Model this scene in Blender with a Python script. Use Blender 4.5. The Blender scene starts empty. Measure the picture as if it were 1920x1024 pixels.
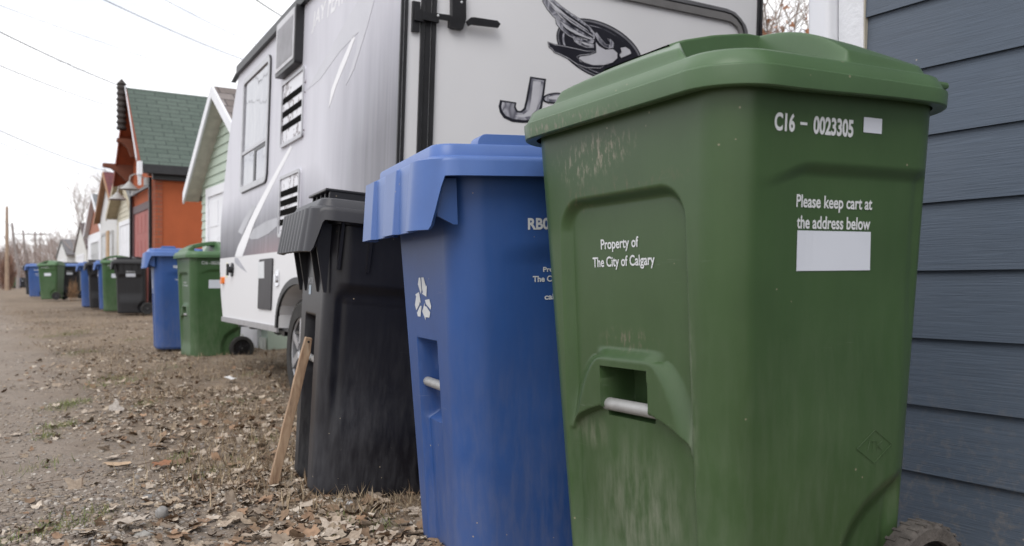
import bpy, math, random
import numpy as np
from mathutils import Vector, Matrix, Euler
from mathutils.geometry import tessellate_polygon
R = math.radians
rng = np.random.default_rng(7); random.seed(7)
sc = bpy.context.scene
COL = sc.collection
F = 1600.0; CX = 960.0; HY = 533.0; CZ = 0.70      # photo pixels: focal length, centre column, horizon row; camera height
AD = np.array([-.5394, .8420, 0.]); AN = np.array([.8420, .5394, 0.])     # along the alley, across it towards the garages

# ------------------------------------------------------------------ helpers
def link(o, parent=None):
    COL.objects.link(o)
    if parent is not None: o.parent = parent
    return o
def tag(o, label=None, cat=None, group=None, kind=None):
    if label: o['label'] = label
    if cat: o['category'] = cat
    if group: o['group'] = group
    if kind: o['kind'] = kind
    return o
def empty(name, loc=(0,0,0), rz=0, label=None, cat=None, group=None):
    o = bpy.data.objects.new(name, None); link(o); o.empty_display_size = .1
    o.location = loc; o.rotation_euler = (0,0,rz)
    return tag(o, label, cat, group)
def mesh(name, V, Fc, mat, parent=None, smooth=True, mi=None, cols=None, label=None):
    me = bpy.data.meshes.new(name)
    V = np.asarray(V, dtype=np.float32)
    if isinstance(Fc, np.ndarray):
        n, k = Fc.shape
        me.vertices.add(len(V)); me.vertices.foreach_set('co', V.ravel())
        me.loops.add(n*k); me.loops.foreach_set('vertex_index', Fc.astype(np.int32).ravel())
        me.polygons.add(n); me.polygons.foreach_set('loop_start', np.arange(0, n*k, k, dtype=np.int32))
        me.polygons.foreach_set('loop_total', np.full(n, k, dtype=np.int32))
        me.update(calc_edges=True)
    else:
        me.from_pydata(V.tolist(), [], Fc); me.update()
    mats = mat if isinstance(mat, (list, tuple)) else [mat]
    for m in mats: me.materials.append(m)
    if mi is not None: me.polygons.foreach_set('material_index', np.asarray(mi, dtype=np.int32))
    if cols is not None:
        a = me.color_attributes.new('Col', 'FLOAT_COLOR', 'POINT')
        c = np.ones((len(V), 4), dtype=np.float32); c[:, :3] = cols
        a.data.foreach_set('color', c.ravel())
    me.polygons.foreach_set('use_smooth', np.full(len(me.polygons), bool(smooth)))
    me.validate()
    o = bpy.data.objects.new(name, me); link(o, parent)
    if label: o['label'] = label
    return o
class MB:
    def __init__(s): s.v = []; s.f = []; s.m = []
    def add(s, V, Fc, m=0):
        b = len(s.v); s.v += [tuple(map(float, p)) for p in V]; s.f += [tuple(int(i)+b for i in f) for f in Fc]; s.m += [m]*len(Fc)
        return s
    def box(s, a, b, m=0, M=None):
        x0,y0,z0 = a; x1,y1,z1 = b
        V = [(x0,y0,z0),(x1,y0,z0),(x1,y1,z0),(x0,y1,z0),(x0,y0,z1),(x1,y0,z1),(x1,y1,z1),(x0,y1,z1)]
        if M is not None: V = [M @ Vector(v) for v in V]
        return s.add(V, [(0,3,2,1),(4,5,6,7),(0,1,5,4),(1,2,6,5),(2,3,7,6),(3,0,4,7)], m)
    def tube(s, pts, r, n=8, m=0, cap=True):
        pts = [Vector(p) for p in pts]; rs = r if isinstance(r, (list, tuple, np.ndarray)) else [r]*len(pts)
        V = []; up = Vector((0,0,1)); prev = None
        for i, p in enumerate(pts):
            t = (pts[min(i+1, len(pts)-1)] - pts[max(i-1, 0)]).normalized()
            if prev is None:
                a = t.cross(up)
                if a.length < .05: a = t.cross(Vector((1,0,0)))
            else: a = prev - t*prev.dot(t)
            a.normalize(); b = t.cross(a); prev = a
            for k in range(n):
                an = 2*math.pi*k/n; V.append(p + (a*math.cos(an) + b*math.sin(an))*rs[i])
        Fc = []
        for i in range(len(pts)-1):
            for k in range(n):
                Fc.append((i*n+k, i*n+(k+1)%n, (i+1)*n+(k+1)%n, (i+1)*n+k))
        if cap: Fc.append(tuple(range(n))[::-1]); Fc.append(tuple((len(pts)-1)*n+k for k in range(n)))
        return s.add(V, Fc, m)
    def prism(s, poly, fn, t0, t1, m=0):
        # polygon in 2-D, fn(a, b, t) -> 3-D; extruded from t0 to t1
        n = len(poly)
        tri = tessellate_polygon([[Vector((p[0], p[1], 0)) for p in poly]])
        V = [fn(p[0], p[1], t0) for p in poly] + [fn(p[0], p[1], t1) for p in poly]
        Fc = [tuple(t) for t in tri] + [tuple(i+n for i in t)[::-1] for t in tri]
        for i in range(n): Fc.append((i, (i+1)%n, n+(i+1)%n, n+i))
        return s.add(V, Fc, m)
    def lathe(s, prof, n=32, m=0, axis='x', close=True):
        # prof: (along axis, radius)
        V = []; 
        for k in range(n):
            a = 2*math.pi*k/n
            for (x, r) in prof: V.append((x, r*math.cos(a), r*math.sin(a)))
        q = len(prof); Fc = []
        for k in range(n):
            for j in range(q-1 if not close else q):
                j2 = (j+1) % q
                Fc.append((k*q+j, k*q+j2, ((k+1)%n)*q+j2, ((k+1)%n)*q+j))
        return s.add(V, Fc, m)
    def build(s, name, mat, parent=None, smooth=False, label=None, bevel=0):
        o = mesh(name, s.v, s.f, mat, parent, smooth, s.m, label=label)
        import bmesh
        bm = bmesh.new(); bm.from_mesh(o.data); bmesh.ops.recalc_face_normals(bm, faces=bm.faces); bm.to_mesh(o.data); bm.free()
        if bevel:
            b = o.modifiers.new('b', 'BEVEL'); b.width = bevel; b.segments = 2; b.limit_method = 'ANGLE'; b.angle_limit = R(40)
        if smooth: 
            o.data.set_sharp_from_angle(angle=R(38))
        return o
def split(o, name=None):
    # one object per loose piece
    me = o.data; par = list(range(len(me.vertices)))
    def find(a):
        while par[a] != a: par[a] = par[par[a]]; a = par[a]
        return a
    for e in me.edges:
        a, b = find(e.vertices[0]), find(e.vertices[1])
        if a != b: par[a] = b
    groups = {}
    for p in me.polygons: groups.setdefault(find(p.vertices[0]), []).append(p)
    if len(groups) < 2:
        if name: o.name = name
        return [o]
    res = []; sm = me.polygons[0].use_smooth
    for g in groups.values():
        ids = sorted({v for p in g for v in p.vertices}); mp = {v: i for i, v in enumerate(ids)}
        n = mesh(name or o.name, [me.vertices[v].co[:] for v in ids], [tuple(mp[v] for v in p.vertices) for p in g], list(me.materials), o.parent, sm, [p.material_index for p in g])
        for m_ in o.modifiers:
            if m_.type == 'BEVEL':
                b = n.modifiers.new('b', 'BEVEL'); b.width = m_.width; b.segments = 2; b.limit_method = 'ANGLE'; b.angle_limit = R(40)
        n.matrix_basis = o.matrix_basis.copy(); res.append(n)
    nm = o.name; bpy.data.objects.remove(o); return res
def px(u, v, Y): return Vector(((u-CX)/F*Y, Y, CZ - (v-HY)/F*Y))
def smooth(a, b, x):
    t = np.clip((np.asarray(x, dtype=float)-a)/(b-a), 0, 1); return t*t*(3-2*t)
def vnoise(x, y, seed=0):
    x = np.asarray(x, dtype=float); y = np.asarray(y, dtype=float)
    xi = np.floor(x); yi = np.floor(y); fx = x-xi; fy = y-yi; fx = fx*fx*(3-2*fx); fy = fy*fy*(3-2*fy)
    def h(a, b): 
        s_ = np.sin(a*127.1 + b*311.7 + seed*74.7)*43758.5453; return s_-np.floor(s_)
    return (h(xi,yi)*(1-fx)+h(xi+1,yi)*fx)*(1-fy)+(h(xi,yi+1)*(1-fx)+h(xi+1,yi+1)*fx)*fy

# ------------------------------------------------------------------ materials
def srgb(r, g, b):
    f = lambda c: (c/255/12.92) if c/255 <= .04045 else ((c/255+.055)/1.055)**2.4
    return (f(r), f(g), f(b), 1)
class NT:
    def __init__(s, name):
        s.m = bpy.data.materials.new(name); s.m.use_nodes = True; s.t = s.m.node_tree; s.n = s.t.nodes; s.l = s.t.links
        s.b = s.n['Principled BSDF']
    def new(s, t, **k):
        n = s.n.new(t)
        for a, v in k.items(): setattr(n, a, v)
        return n
    def coord(s, kind='Object', scale=(1,1,1)):
        tc = s.new('ShaderNodeTexCoord'); mp = s.new('ShaderNodeMapping'); mp.inputs['Scale'].default_value = scale
        s.l.new(tc.outputs[kind], mp.inputs['Vector']); return mp.outputs[0]
    def noise(s, vec, scale, detail=4, rough=.55, dist=0):
        n = s.new('ShaderNodeTexNoise'); n.inputs['Scale'].default_value = scale; n.inputs['Detail'].default_value = detail
        n.inputs['Roughness'].default_value = rough; n.inputs['Distortion'].default_value = dist
        if vec is not None: s.l.new(vec, n.inputs['Vector'])
        return n.outputs['Fac']
    def ramp(s, fac, stops, interp='LINEAR'):
        r = s.new('ShaderNodeValToRGB'); e = r.color_ramp.elements; r.color_ramp.interpolation = interp
        while len(e) < len(stops): e.new(.5)
        for q, (p, c) in zip(e, stops):
            q.position = p; q.color = c if len(c) == 4 else (c[0], c[1], c[2], 1)
        s.l.new(fac, r.inputs[0]); return r.outputs[0]
    def val(s, fac, a, b, o0=0, o1=1):
        m = s.new('ShaderNodeMapRange'); m.inputs[1].default_value = a; m.inputs[2].default_value = b
        m.inputs[3].default_value = o0; m.inputs[4].default_value = o1; s.l.new(fac, m.inputs[0]); return m.outputs[0]
    def mix(s, fac, a, b, mode='MIX'):
        m = s.new('ShaderNodeMix', data_type='RGBA', blend_type=mode)
        for sock, v in ((m.inputs[0], fac), (m.inputs[6], a), (m.inputs[7], b)):
            if isinstance(v, (float, int)): sock.default_value = v
            elif isinstance(v, tuple): sock.default_value = v
            else: s.l.new(v, sock)
        return m.outputs[2]
    def math(s, op, a, b=None):
        m = s.new('ShaderNodeMath', operation=op)
        for i, v in enumerate((a, b)):
            if v is None: continue
            if isinstance(v, (float, int)): m.inputs[i].default_value = v
            else: s.l.new(v, m.inputs[i])
        return m.outputs[0]
    def sep(s, vec):
        x = s.new('ShaderNodeSeparateXYZ'); s.l.new(vec, x.inputs[0]); return x.outputs
    def bump(s, h, strength=.3, dist=.01):
        b = s.new('ShaderNodeBump'); b.inputs['Strength'].default_value = strength; b.inputs['Distance'].default_value = dist
        s.l.new(h, b.inputs['Height']); s.l.new(b.outputs[0], s.b.inputs['Normal'])
    def col(s, c):
        if isinstance(c, tuple): s.b.inputs['Base Color'].default_value = c
        else: s.l.new(c, s.b.inputs['Base Color'])
        return s
    def rough(s, r):
        if isinstance(r, (float, int)): s.b.inputs['Roughness'].default_value = r
        else: s.l.new(r, s.b.inputs['Roughness'])
        return s
def simple(name, c, rough=.6, var=.15, scale=8, metal=0, bump=0, coat=0):
    t = NT(name); v = t.coord()
    n = t.noise(v, scale, 5)
    dark = tuple(x*(1-var) for x in c[:3])+(1,); lite = tuple(min(1, x*(1+var)) for x in c[:3])+(1,)
    t.col(t.ramp(n, [(.3, dark), (.7, lite)])); t.rough(rough); t.b.inputs['Metallic'].default_value = metal
    t.b.inputs['Coat Weight'].default_value = coat
    if bump: t.bump(t.noise(v, scale*6, 4), bump, .004)
    return t.m
def plastic(name, c, dust=.5, dustc=(.28,.27,.25,1), rough=.42, speck=.5, scuffs=()):
    t = NT(name); v = t.coord(); z = t.sep(v)[2]
    n1 = t.noise(v, 3.2, 6, .6); base = t.ramp(n1, [(.3, tuple(x*.86 for x in c[:3])+(1,)), (.7, tuple(x*1.12 for x in c[:3])+(1,))])
    vs = t.coord('Object', (9, 9, 1.6)); streak = t.val(t.noise(vs, 6, 7, .65), .42, .78)
    low = t.val(z, .62, .0)                                    # splashed mud and dust thickest near the ground
    patch = t.val(t.noise(v, 2.3, 6, .65), .40, .72)
    f = t.math('MULTIPLY', t.math('ADD', t.math('MULTIPLY', low, .75), .10), t.math('ADD', t.math('MULTIPLY', patch, .65), t.math('MULTIPLY', streak, .7)))
    f = t.math('MULTIPLY', f, dust)
    c1 = t.mix(f, base, dustc)
    vo = t.new('ShaderNodeTexVoronoi'); vo.inputs['Scale'].default_value = 34; t.l.new(v, vo.inputs['Vector'])
    sp = t.math('MULTIPLY', t.math('LESS_THAN', vo.outputs['Distance'], .075), t.math('GREATER_THAN', t.noise(v, 7, 3), .585))
    c2 = t.mix(t.math('MULTIPLY', sp, speck), c1, (.36,.30,.22,1))
    scr = t.noise(t.coord('Object', (2, 2, 40)), 3, 3, .5, 1.5)
    scf = t.math('MULTIPLY', t.val(scr, .70, .76), t.val(t.noise(v, 5, 2), .5, .7))
    c3 = t.mix(t.math('MULTIPLY', scf, .25), c2, (.45,.45,.42,1))
    for (pos, rx, rz_, cs) in scuffs:
        sb = t.new('ShaderNodeVectorMath', operation='SUBTRACT'); t.l.new(t.coord(), sb.inputs[0]); sb.inputs[1].default_value = pos
        ml_ = t.new('ShaderNodeVectorMath', operation='MULTIPLY'); t.l.new(sb.outputs[0], ml_.inputs[0]); ml_.inputs[1].default_value = (1/rx, 1/.10, 1/rz_)
        ln = t.new('ShaderNodeVectorMath', operation='LENGTH'); t.l.new(ml_.outputs[0], ln.inputs[0])
        lo_ = pos[2] < .5
        fs = t.math('MULTIPLY', t.val(ln.outputs['Value'], 1., .3), t.val(t.noise(t.coord('Object', (16, 16, 3.5) if lo_ else (38, 38, 13)), 3, 7, .68), *((.40, .75) if lo_ else (.52, .64)))); c3 = t.mix(t.math('MULTIPLY', fs, .7 if pos[2] > .5 else .5), c3, cs)
    t.col(c3); t.rough(t.val(f, 0, .6, rough, .8))
    t.b.inputs['Specular IOR Level'].default_value = .45
    t.bump(t.noise(v, 55, 3), .07, .002)
    return t.m
M = {}
SCF = [((-.10, -.24, .885), .13, .055, (.26,.24,.18,1)), ((-.02, -.24, .90), .10, .045, (.32,.27,.21,1)), ((-.13,-.24,.81), .05, .03, (.14,.12,.07,1)), ((.03,-.23,.83), .20, .022, (.11,.10,.055,1)), ((0,-.22,.54), .10, .03, (.17,.15,.11,1)), ((.02,-.21,.22), .17, .16, (.30,.30,.25,1)), ((.185,-.23,.45), .022, .35, (.26,.28,.22,1)), ((-.13,-.2,.35), .07, .04, (.30,.28,.23,1))]
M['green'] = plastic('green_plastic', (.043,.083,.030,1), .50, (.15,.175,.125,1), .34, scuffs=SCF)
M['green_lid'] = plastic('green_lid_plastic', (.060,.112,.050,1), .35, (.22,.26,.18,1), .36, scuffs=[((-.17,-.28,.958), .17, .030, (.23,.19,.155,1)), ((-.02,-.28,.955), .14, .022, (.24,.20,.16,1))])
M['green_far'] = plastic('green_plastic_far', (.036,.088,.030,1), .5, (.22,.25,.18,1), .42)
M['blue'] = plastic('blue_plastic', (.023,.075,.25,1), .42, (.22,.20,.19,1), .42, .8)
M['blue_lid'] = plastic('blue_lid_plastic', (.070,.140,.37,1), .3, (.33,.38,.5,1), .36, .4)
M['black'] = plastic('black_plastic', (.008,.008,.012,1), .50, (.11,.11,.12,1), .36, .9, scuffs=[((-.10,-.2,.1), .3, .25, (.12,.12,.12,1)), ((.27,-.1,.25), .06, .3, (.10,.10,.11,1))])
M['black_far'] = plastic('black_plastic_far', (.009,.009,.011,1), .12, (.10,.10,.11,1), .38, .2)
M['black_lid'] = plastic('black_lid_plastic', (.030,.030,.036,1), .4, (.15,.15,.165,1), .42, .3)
M['rubber'] = simple('tyre_rubber', (.022,.021,.02,1), .85, .4, 20, bump=.4)
M['dirty_rubber'] = simple('muddy_rubber', (.085,.075,.068,1), .95, .6, 30, bump=.7)
M['steel'] = simple('galvanised_steel', (.36,.36,.355,1), .5, .15, 30, metal=.35)
M['print'] = simple('white_print', (.62,.64,.66,1), .5, .06, 30)
M['white_label'] = simple('address_label_white', (.60,.63,.70,1), .45, .03, 6)
M['dark'] = simple('black_metal', (.012,.012,.014,1), .38, .3, 20)
M['slot'] = simple('vent_slot_black', (.004,.004,.004,1), .95, .1, 8)
M['slot'].node_tree.nodes['Principled BSDF'].inputs['Specular IOR Level'].default_value = .05
M['rubber_trim'] = simple('black_rubber_trim', (.016,.016,.018,1), .45, .3, 12)
M['alu'] = simple('aluminium_trim', (.42,.42,.44,1), .35, .1, 20, metal=.6)
M['chrome'] = simple('chrome', (.7,.7,.72,1), .15, .1, 20, metal=1)
M['orange_lens'] = simple('amber_lens', (.75,.18,.02,1), .3, .1, 20)
M['rv_white'] = simple('gelcoat_white', (.70,.70,.72,1), .30, .035, 1.3, coat=.2)

# ------------------------------------------------------------------ ground
GY = [-60, 0, 2.3, 3.1, 5, 9, 11, 16.3, 25, 45, 400]; GZ = [.03, .02, .0, -.04, -.045, -.035, 0., .12, .225, .25, .25]
def gz(x, y, fine=False):
    x = np.asarray(x, dtype=float); y = np.asarray(y, dtype=float)
    z = np.interp(y, GY, GZ)
    z = z + .045*np.exp(-((x-.5)**2+(y-1.6)**2)/.25)
    if fine:
        z = z + (vnoise(x*1.3, y*1.3, 1)-.5)*.035 + (vnoise(x*5, y*5, 2)-.5)*.014 + (vnoise(x*17, y*17, 3)-.5)*.006
    return z
def spaced(lo, hi, c0, c1, fine, far):
    a = list(np.arange(c0, c1, fine)); s = fine; p = c1
    while p < hi: a.append(p); s = min(s*1.22, far); p += s
    a.append(hi); s = fine; p = c0-fine
    while p > lo: a.insert(0, p); s = min(s*1.22, far); p -= s
    a.insert(0, lo); return np.array(a)
gx = spaced(-260, 260, -4.2, 2.2, .035, 14); gy = spaced(-40, 420, 1.4, 8.5, .035, 14)
XX, YY = np.meshgrid(gx, gy); ZZ = gz(XX, YY, True)
V = np.stack([XX.ravel(), YY.ravel(), ZZ.ravel()], 1); nx = len(gx)
i, j = np.meshgrid(np.arange(nx-1), np.arange(len(gy)-1)); b = (j*nx+i).ravel()
t = NT('ground_dirt'); v = t.coord('Object'); sx, sy, sz = t.sep(v)
cc = t.math('ADD', t.math('MULTIPLY', sx, .842), t.math('MULTIPLY', sy, .5394))      # distance across the alley
wob = t.noise(v, .55, 4, .6)
edge = t.val(t.math('ADD', cc, t.math('MULTIPLY', wob, 1.3)), 1.05, 1.65)
n_big = t.noise(v, 1.7, 6, .65); n_mid = t.noise(v, 11, 6, .7); n_f = t.noise(v, 70, 5, .75)
dirt = t.ramp(n_mid, [(.25, (.15,.118,.092,1)), (.5, (.225,.185,.15,1)), (.75, (.31,.265,.22,1))])
lane = t.ramp(n_big, [(.3, (.30,.24,.195,1)), (.7, (.41,.345,.29,1))])
lane = t.mix(t.val(n_f, .35, .68, 0, .6), lane, (.13,.115,.10,1))
verge = t.ramp(n_mid, [(.25, (.12,.086,.060,1)), (.5, (.225,.172,.125,1)), (.78, (.35,.28,.21,1))])
verge = t.mix(t.val(t.noise(v, .9, 4, .6), .48, .66, 0, .55), verge, (.085,.062,.045,1)); verge = t.mix(t.val(t.noise(v, 2.3, 5, .65), .60, .72, 0, .35), verge, (.10,.115,.05,1))
c = t.mix(edge, t.mix(.5, lane, dirt), verge)
vo = t.new('ShaderNodeTexVoronoi'); vo.inputs['Scale'].default_value = 42; t.l.new(v, vo.inputs['Vector'])
stone = t.math('MULTIPLY', t.val(vo.outputs['Distance'], .33, .20), t.val(t.noise(v, 3, 3), .42, .6))
sc_ = t.ramp(t.sep(vo.outputs['Color'])[0], [(0, (.12,.115,.11,1)), (1, (.38,.37,.36,1))])
c = t.mix(t.math('MULTIPLY', stone, .75), c, sc_)
c = t.mix(t.val(n_f, .30, .75, 0, .35), c, (.06,.05,.04,1))
t.col(c); t.rough(.95); t.b.inputs['Specular IOR Level'].default_value = .2
t.bump(t.math('ADD', t.math('MULTIPLY', stone, .8), t.math('MULTIPLY', n_f, .9)), .7, .012)
ground = mesh('ground', V, np.stack([b, b+1, b+nx+1, b+nx], 1), t.m); tag(ground, kind='structure')

# ------------------------------------------------------------------ carts
ZL = .965
class Cart:
    def __init__(s, kind, wf, wr, d, wfb, wrb, db, rc=None):
        rc = .068 if kind == 'green' else .080
        if kind == 'green': wfb += .012; db += .012
        s.k = kind; s.p = (wf, wr, d, wfb, wrb, db); s.rc = rc
    def dims(s, z):
        wf, wr, d, wfb, wrb, db = s.p; k = np.asarray(z)/ZL
        ins = .006 if s.k == 'green' else .02
        return wfb+(wf-ins-wfb)*k, wrb+(wr-ins-wrb)*k, db+(d-ins-db)*k
    def ring(s, Wf, Wr, D, r, nf=110, nc=18, ns=80):
        W = max(Wf, Wr) if np.isscalar(Wf) else np.maximum(Wf, Wr)
        cor = [(1,-1,-90),(1,1,0),(-1,1,90),(-1,-1,180)]; out = []; nrm = []
        cnt = [ns, nf if s.k != 'x' else ns, ns, nf]
        for q in range(4):
            cx_, cy_, a0 = cor[q]
            for a in np.linspace(a0, a0+90, nc):
                ca, sa = math.cos(R(a)), math.sin(R(a)); out.append((cx_*(W-r)+r*ca, cy_*(D-r)+r*sa)); nrm.append((ca, sa))
            nx_ = cor[(q+1) % 4]; p0 = out[-1]; a1 = R(nx_[2]); p1 = (nx_[0]*(W-r)+r*math.cos(a1), nx_[1]*(D-r)+r*math.sin(a1))
            m = cnt[q]
            for e in np.linspace(0, 1, m+2)[1:-1]:
                out.append((p0[0]*(1-e)+p1[0]*e, p0[1]*(1-e)+p1[1]*e)); nrm.append((math.cos(a1), math.sin(a1)))
        P = np.array(out); N = np.array(nrm)
        tp = (Wf+(Wr-Wf)*(P[:,1]+D)/(2*D))/W
        P = P.copy(); P[:,0] *= tp
        return P, N
    def front_delta(s, x, z):
        x = np.abs(x)
        rb = lambda hx, z0, z1, e, cr=.0: smooth(hx+e, hx, x + cr*smooth(z1-.09, z1, z))*smooth(z0-e, z0, z)*smooth(z1+e, z1, z)
        if s.k == 'green':
            qx = np.maximum(x-(.185-.06), 0); qz = np.maximum(np.abs(z-.425)-(.385-.06), 0); sd_ = np.hypot(qx, qz)-.06 + np.minimum(np.maximum(x-.125, np.abs(z-.425)-.325), 0)
            rec = smooth(.006, -.014, sd_)*smooth(.03, .16, z)
            dz = np.clip(.505-z, 0, .2); wid = .080+.098*np.sqrt(np.clip(dz/.15, 0, 1)); bot = .350+.055*np.sqrt(np.clip((.178-x)/.10, 0, 1))
            hood = smooth(.040, -.008, x-wid+.012)*smooth(.524, .500, z)*smooth(bot-.003, bot+.005, z)
            d = .018*rec*(1-hood)
            d = d + .080*smooth(.071, .067, x)*smooth(.392, .396, z)*smooth(.487, .483, z)
        elif s.k == 'blue':
            d = .052*smooth(.092, .080, x)*smooth(.33, .37, z)*smooth(.565, .545, z)
            d = np.maximum(d, .020*smooth(.095, .080, x)*smooth(.40, .36, z))
        else:
            d = .050*smooth(.105, .09, x)*smooth(.62, .59, z)
            d = d + .02*smooth(.105, .09, x)*smooth(.40,.42,z)*smooth(.62, .59, z)
        return d
    def side_delta(s, y, z):
        wz = np.hypot(y-.235, z-.10)
        if s.k == 'green':
            e = .80 + .028*smooth(-.17, -.05, y)
            d = .013*smooth(e+.018, e-.008, z)*smooth(-.20, -.02, y)*smooth(.3, .78, z)
            d = d + .024*smooth(.205, .150, wz)
        elif s.k == 'blue':
            d = .012*smooth(.80, .74, z)*smooth(-.15, .0, y) + .03*smooth(.15, .12, wz)
        else:
            d = .020*smooth(.715, .665, z)*smooth(-.215, -.175, y)*smooth(.17,.13,y)*smooth(.18,.40,z) + .03*smooth(.15, .12, wz)
            d = d + .012*smooth(.035,.0,np.abs(z-.705))*smooth(-.20,-.14,y)*smooth(.2,.1,y)
        return d
    def on_front(s, x, z, off=.0012):
        Wf, Wr, D = s.dims(z); return (x, -D + s.front_delta(x, z)-off, z)
    def on_side(s, y, z, off=.0012):
        Wf, Wr, D = s.dims(z); w = Wf+(Wr-Wf)*(y+D)/(2*D)
        return (w - s.side_delta(y, z)+off, y, z)
    def body(s, res=1.):
        zs = np.concatenate([[0, .006, .016], np.linspace(.03, .925, int(190*res)), [.93, .934, .962, .966]])
        V = []
        nf, nc, ns = int(110*res), max(5, int(18*res)), int(80*res)
        for z in zs:
            Wf, Wr, D = (float(q) for q in s.dims(z))
            r = s.rc
            ins = .012*(1-smooth(0, .016, z)); fl = .010 if z > .932 and s.k == 'black' else 0
            P, N = s.ring(Wf-ins+fl, Wr-ins+fl, D-ins+fl, r, nf, nc, ns)
            dl = s.front_delta(P[:,0], z)*smooth(-.75, -.97, N[:,1]) + s.side_delta(P[:,1], z)*smooth(.75, .97, np.abs(N[:,0]))
            bow = -.006*smooth(-.5, -.98, N[:,1])*(1-(P[:,0]/Wr)**2) if s.k == 'green' else 0
            P = P - N*dl[:,None]
            if s.k == 'green': P[:,1] += (.012+.028*z)*smooth(.02, .2, P[:,1])
            if s.k == 'black': P[:,1] += (.10-.03*z)*smooth(-.05, .2, P[:,1])
            V.append(np.column_stack([P, np.full(len(P), z)]))
        n = len(V[0]); V = np.concatenate(V); m = len(zs)
        i = np.arange(n); Fc = np.concatenate([np.column_stack([q*n+i, q*n+(i+1) % n, (q+1)*n+(i+1) % n, (q+1)*n+i]) for q in range(m-1)])
        # floor and top closure
        b0 = len(V); V = np.vstack([V, [[0,0,.012],[0,0,.93]]])
        T1 = np.column_stack([np.full(n, b0), (i+1) % n, i, i]); T2 = np.column_stack([np.full(n, b0+1), (m-1)*n+i, (m-1)*n+(i+1) % n, (m-1)*n+(i+1) % n])
        Fl = [tuple(f) for f in Fc.tolist()] + [(b0, a, c_) for _, a, c_, _ in T1.tolist()] + [(b0+1, a, c_) for _, a, c_, _ in T2.tolist()]
        return V, Fl
    def lid(s, res=1.):
        wf, wr, d = s.p[:3]; nf, nc, ns = int(110*res), max(6, int(20*res)), int(90*res)
        if s.k == 'green':
            prof = [(.004,.955,1),(.024,.953,1),(.0275,.955,1),(.030,.980,1),(.0295,.9825,1),(.0245,.9855,1),(.0225,.990,1),(.013,1.008,1),(.006,1.012,1),(0.,1.013,1)]
            inner = 1-np.linspace(0, 1, int(70*res)+2)[1:]**1.15
        elif s.k == 'blue':
            prof = [(.004,.950,1),(.018,.945,1),(.026,.946,1),(.021,.984,1),(.018,.988,1),(.006,.991,1),(-.006,.992,1),(-.010,.996,1),(-.013,1.018,1),(-.017,1.023,1),(-.03,1.025,1)]
            inner = np.linspace(1, 0, int(30*res)+2)[1:]
        else:
            prof = [(.004,.945,1),(.018,.938,1),(.025,.940,1),(.021,.976,1),(.016,.984,1),(.002,.987,1),(-.008,.990,1),(-.020,1.014,1),(-.026,1.018,1),(-.04,1.020,1)]
            inner = np.linspace(1, 0, int(30*res)+2)[1:]
        rings = []; 
        ext = None
        for k, (off, z, _) in enumerate(prof):
            rcl = s.rc+.01+max(off, -.02) if s.k == 'green' else .060+max(off, -.02)
            P, N = s.ring(wf+off, wr+off, d+off, rcl, nf, nc, ns)
            zz = np.full(len(P), z)
            if s.k != 'green': P[:,1] -= (.030 if s.k == 'blue' else .032)*smooth(-.02, -d*.8, P[:,1])
            if s.k != 'green' and k <= 3:
                # front skirt: the lip drops and flares over the front face and round its corners
                corner = smooth(-.42, -.62, N[:,1]); tt = {0:1., 1:1., 2:1., 3:0.}[k]
                zz = zz - (.118 if s.k == 'blue' else .108)*corner*tt
                if s.k == 'blue': rb = .006+.007*np.tanh(14*np.sin(P[:,0]/wf*math.pi*2.5+.6)); fl = .004
                else: rb = .011*np.abs(np.sin(P[:,0]/wf*math.pi*4.5)); fl = .006
                P = P + np.column_stack([np.zeros(len(P)), -(fl*tt + rb*(.55+.45*tt))*corner*(np.abs(P[:,0]) < wf+.03)])
                if s.k == 'blue' and tt: P[:,0] *= 1-.045*corner*np.clip(P[:,0], 0, 1)/wf
            if s.k == 'green': P[:,1] += .030*smooth(.05, .2, P[:,1])
            if s.k == 'black': P[:,1] += .07*smooth(-.05, .2, P[:,1])
            if s.k == 'green' and k <= 2:
                zz = zz + .003*np.sin(P[:,1]*9)
            rings.append(np.column_stack([P, zz]))
        if s.k != 'green':   # extra rows down the skirt so its ribs read
            a, bq = rings[2], rings[3]; mid = [a*(1-e)+bq*e for e in np.linspace(0, 1, 9)[1:-1]]
            hx = np.abs(np.sin(a[:,0]/wf*math.pi*3.5))
            rings = rings[:3]+mid+rings[3:]
        last = rings[-1]
        zt = last[0][2]
        for e in inner:
            P = last[:, :2]*e
            zz = np.full(len(P), zt)
            if s.k == 'green':
                zz = zt + s.dome(P[:,0], P[:,1])*smooth(1.0, .95, e)
            else:
                zz = np.full(len(P), zt + .012*(1-e*e))
            rings.append(np.column_stack([P, zz]))
        n = len(rings[0]); m = len(rings); V = np.concatenate(rings); i = np.arange(n)
        Fc = np.concatenate([np.column_stack([q*n+i, q*n+(i+1) % n, (q+1)*n+(i+1) % n, (q+1)*n+i]) for q in range(m-1)])
        return V, Fc
    def dome(s, x, y):
        ax = np.abs(x)
        prof = np.interp(y, [-.285, -.235, -.16, -.08, .0, .05, .12, .20, .25, .275], [.0, .034, .072, .092, .106, .106, .100, .086, .074, .060])
        cross = np.clip(1-(ax/.33)**3.1, 0, 1)
        h = prof*cross
        tro = smooth(.035, .012, y)*np.maximum(smooth(.080, .112, ax-.11*smooth(-.13, -.27, y))*smooth(-.285, -.262, y), smooth(-.178, -.160, y))
        h = h*(1-tro) + tro*(.001)
        return h
TEXT = {}
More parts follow.
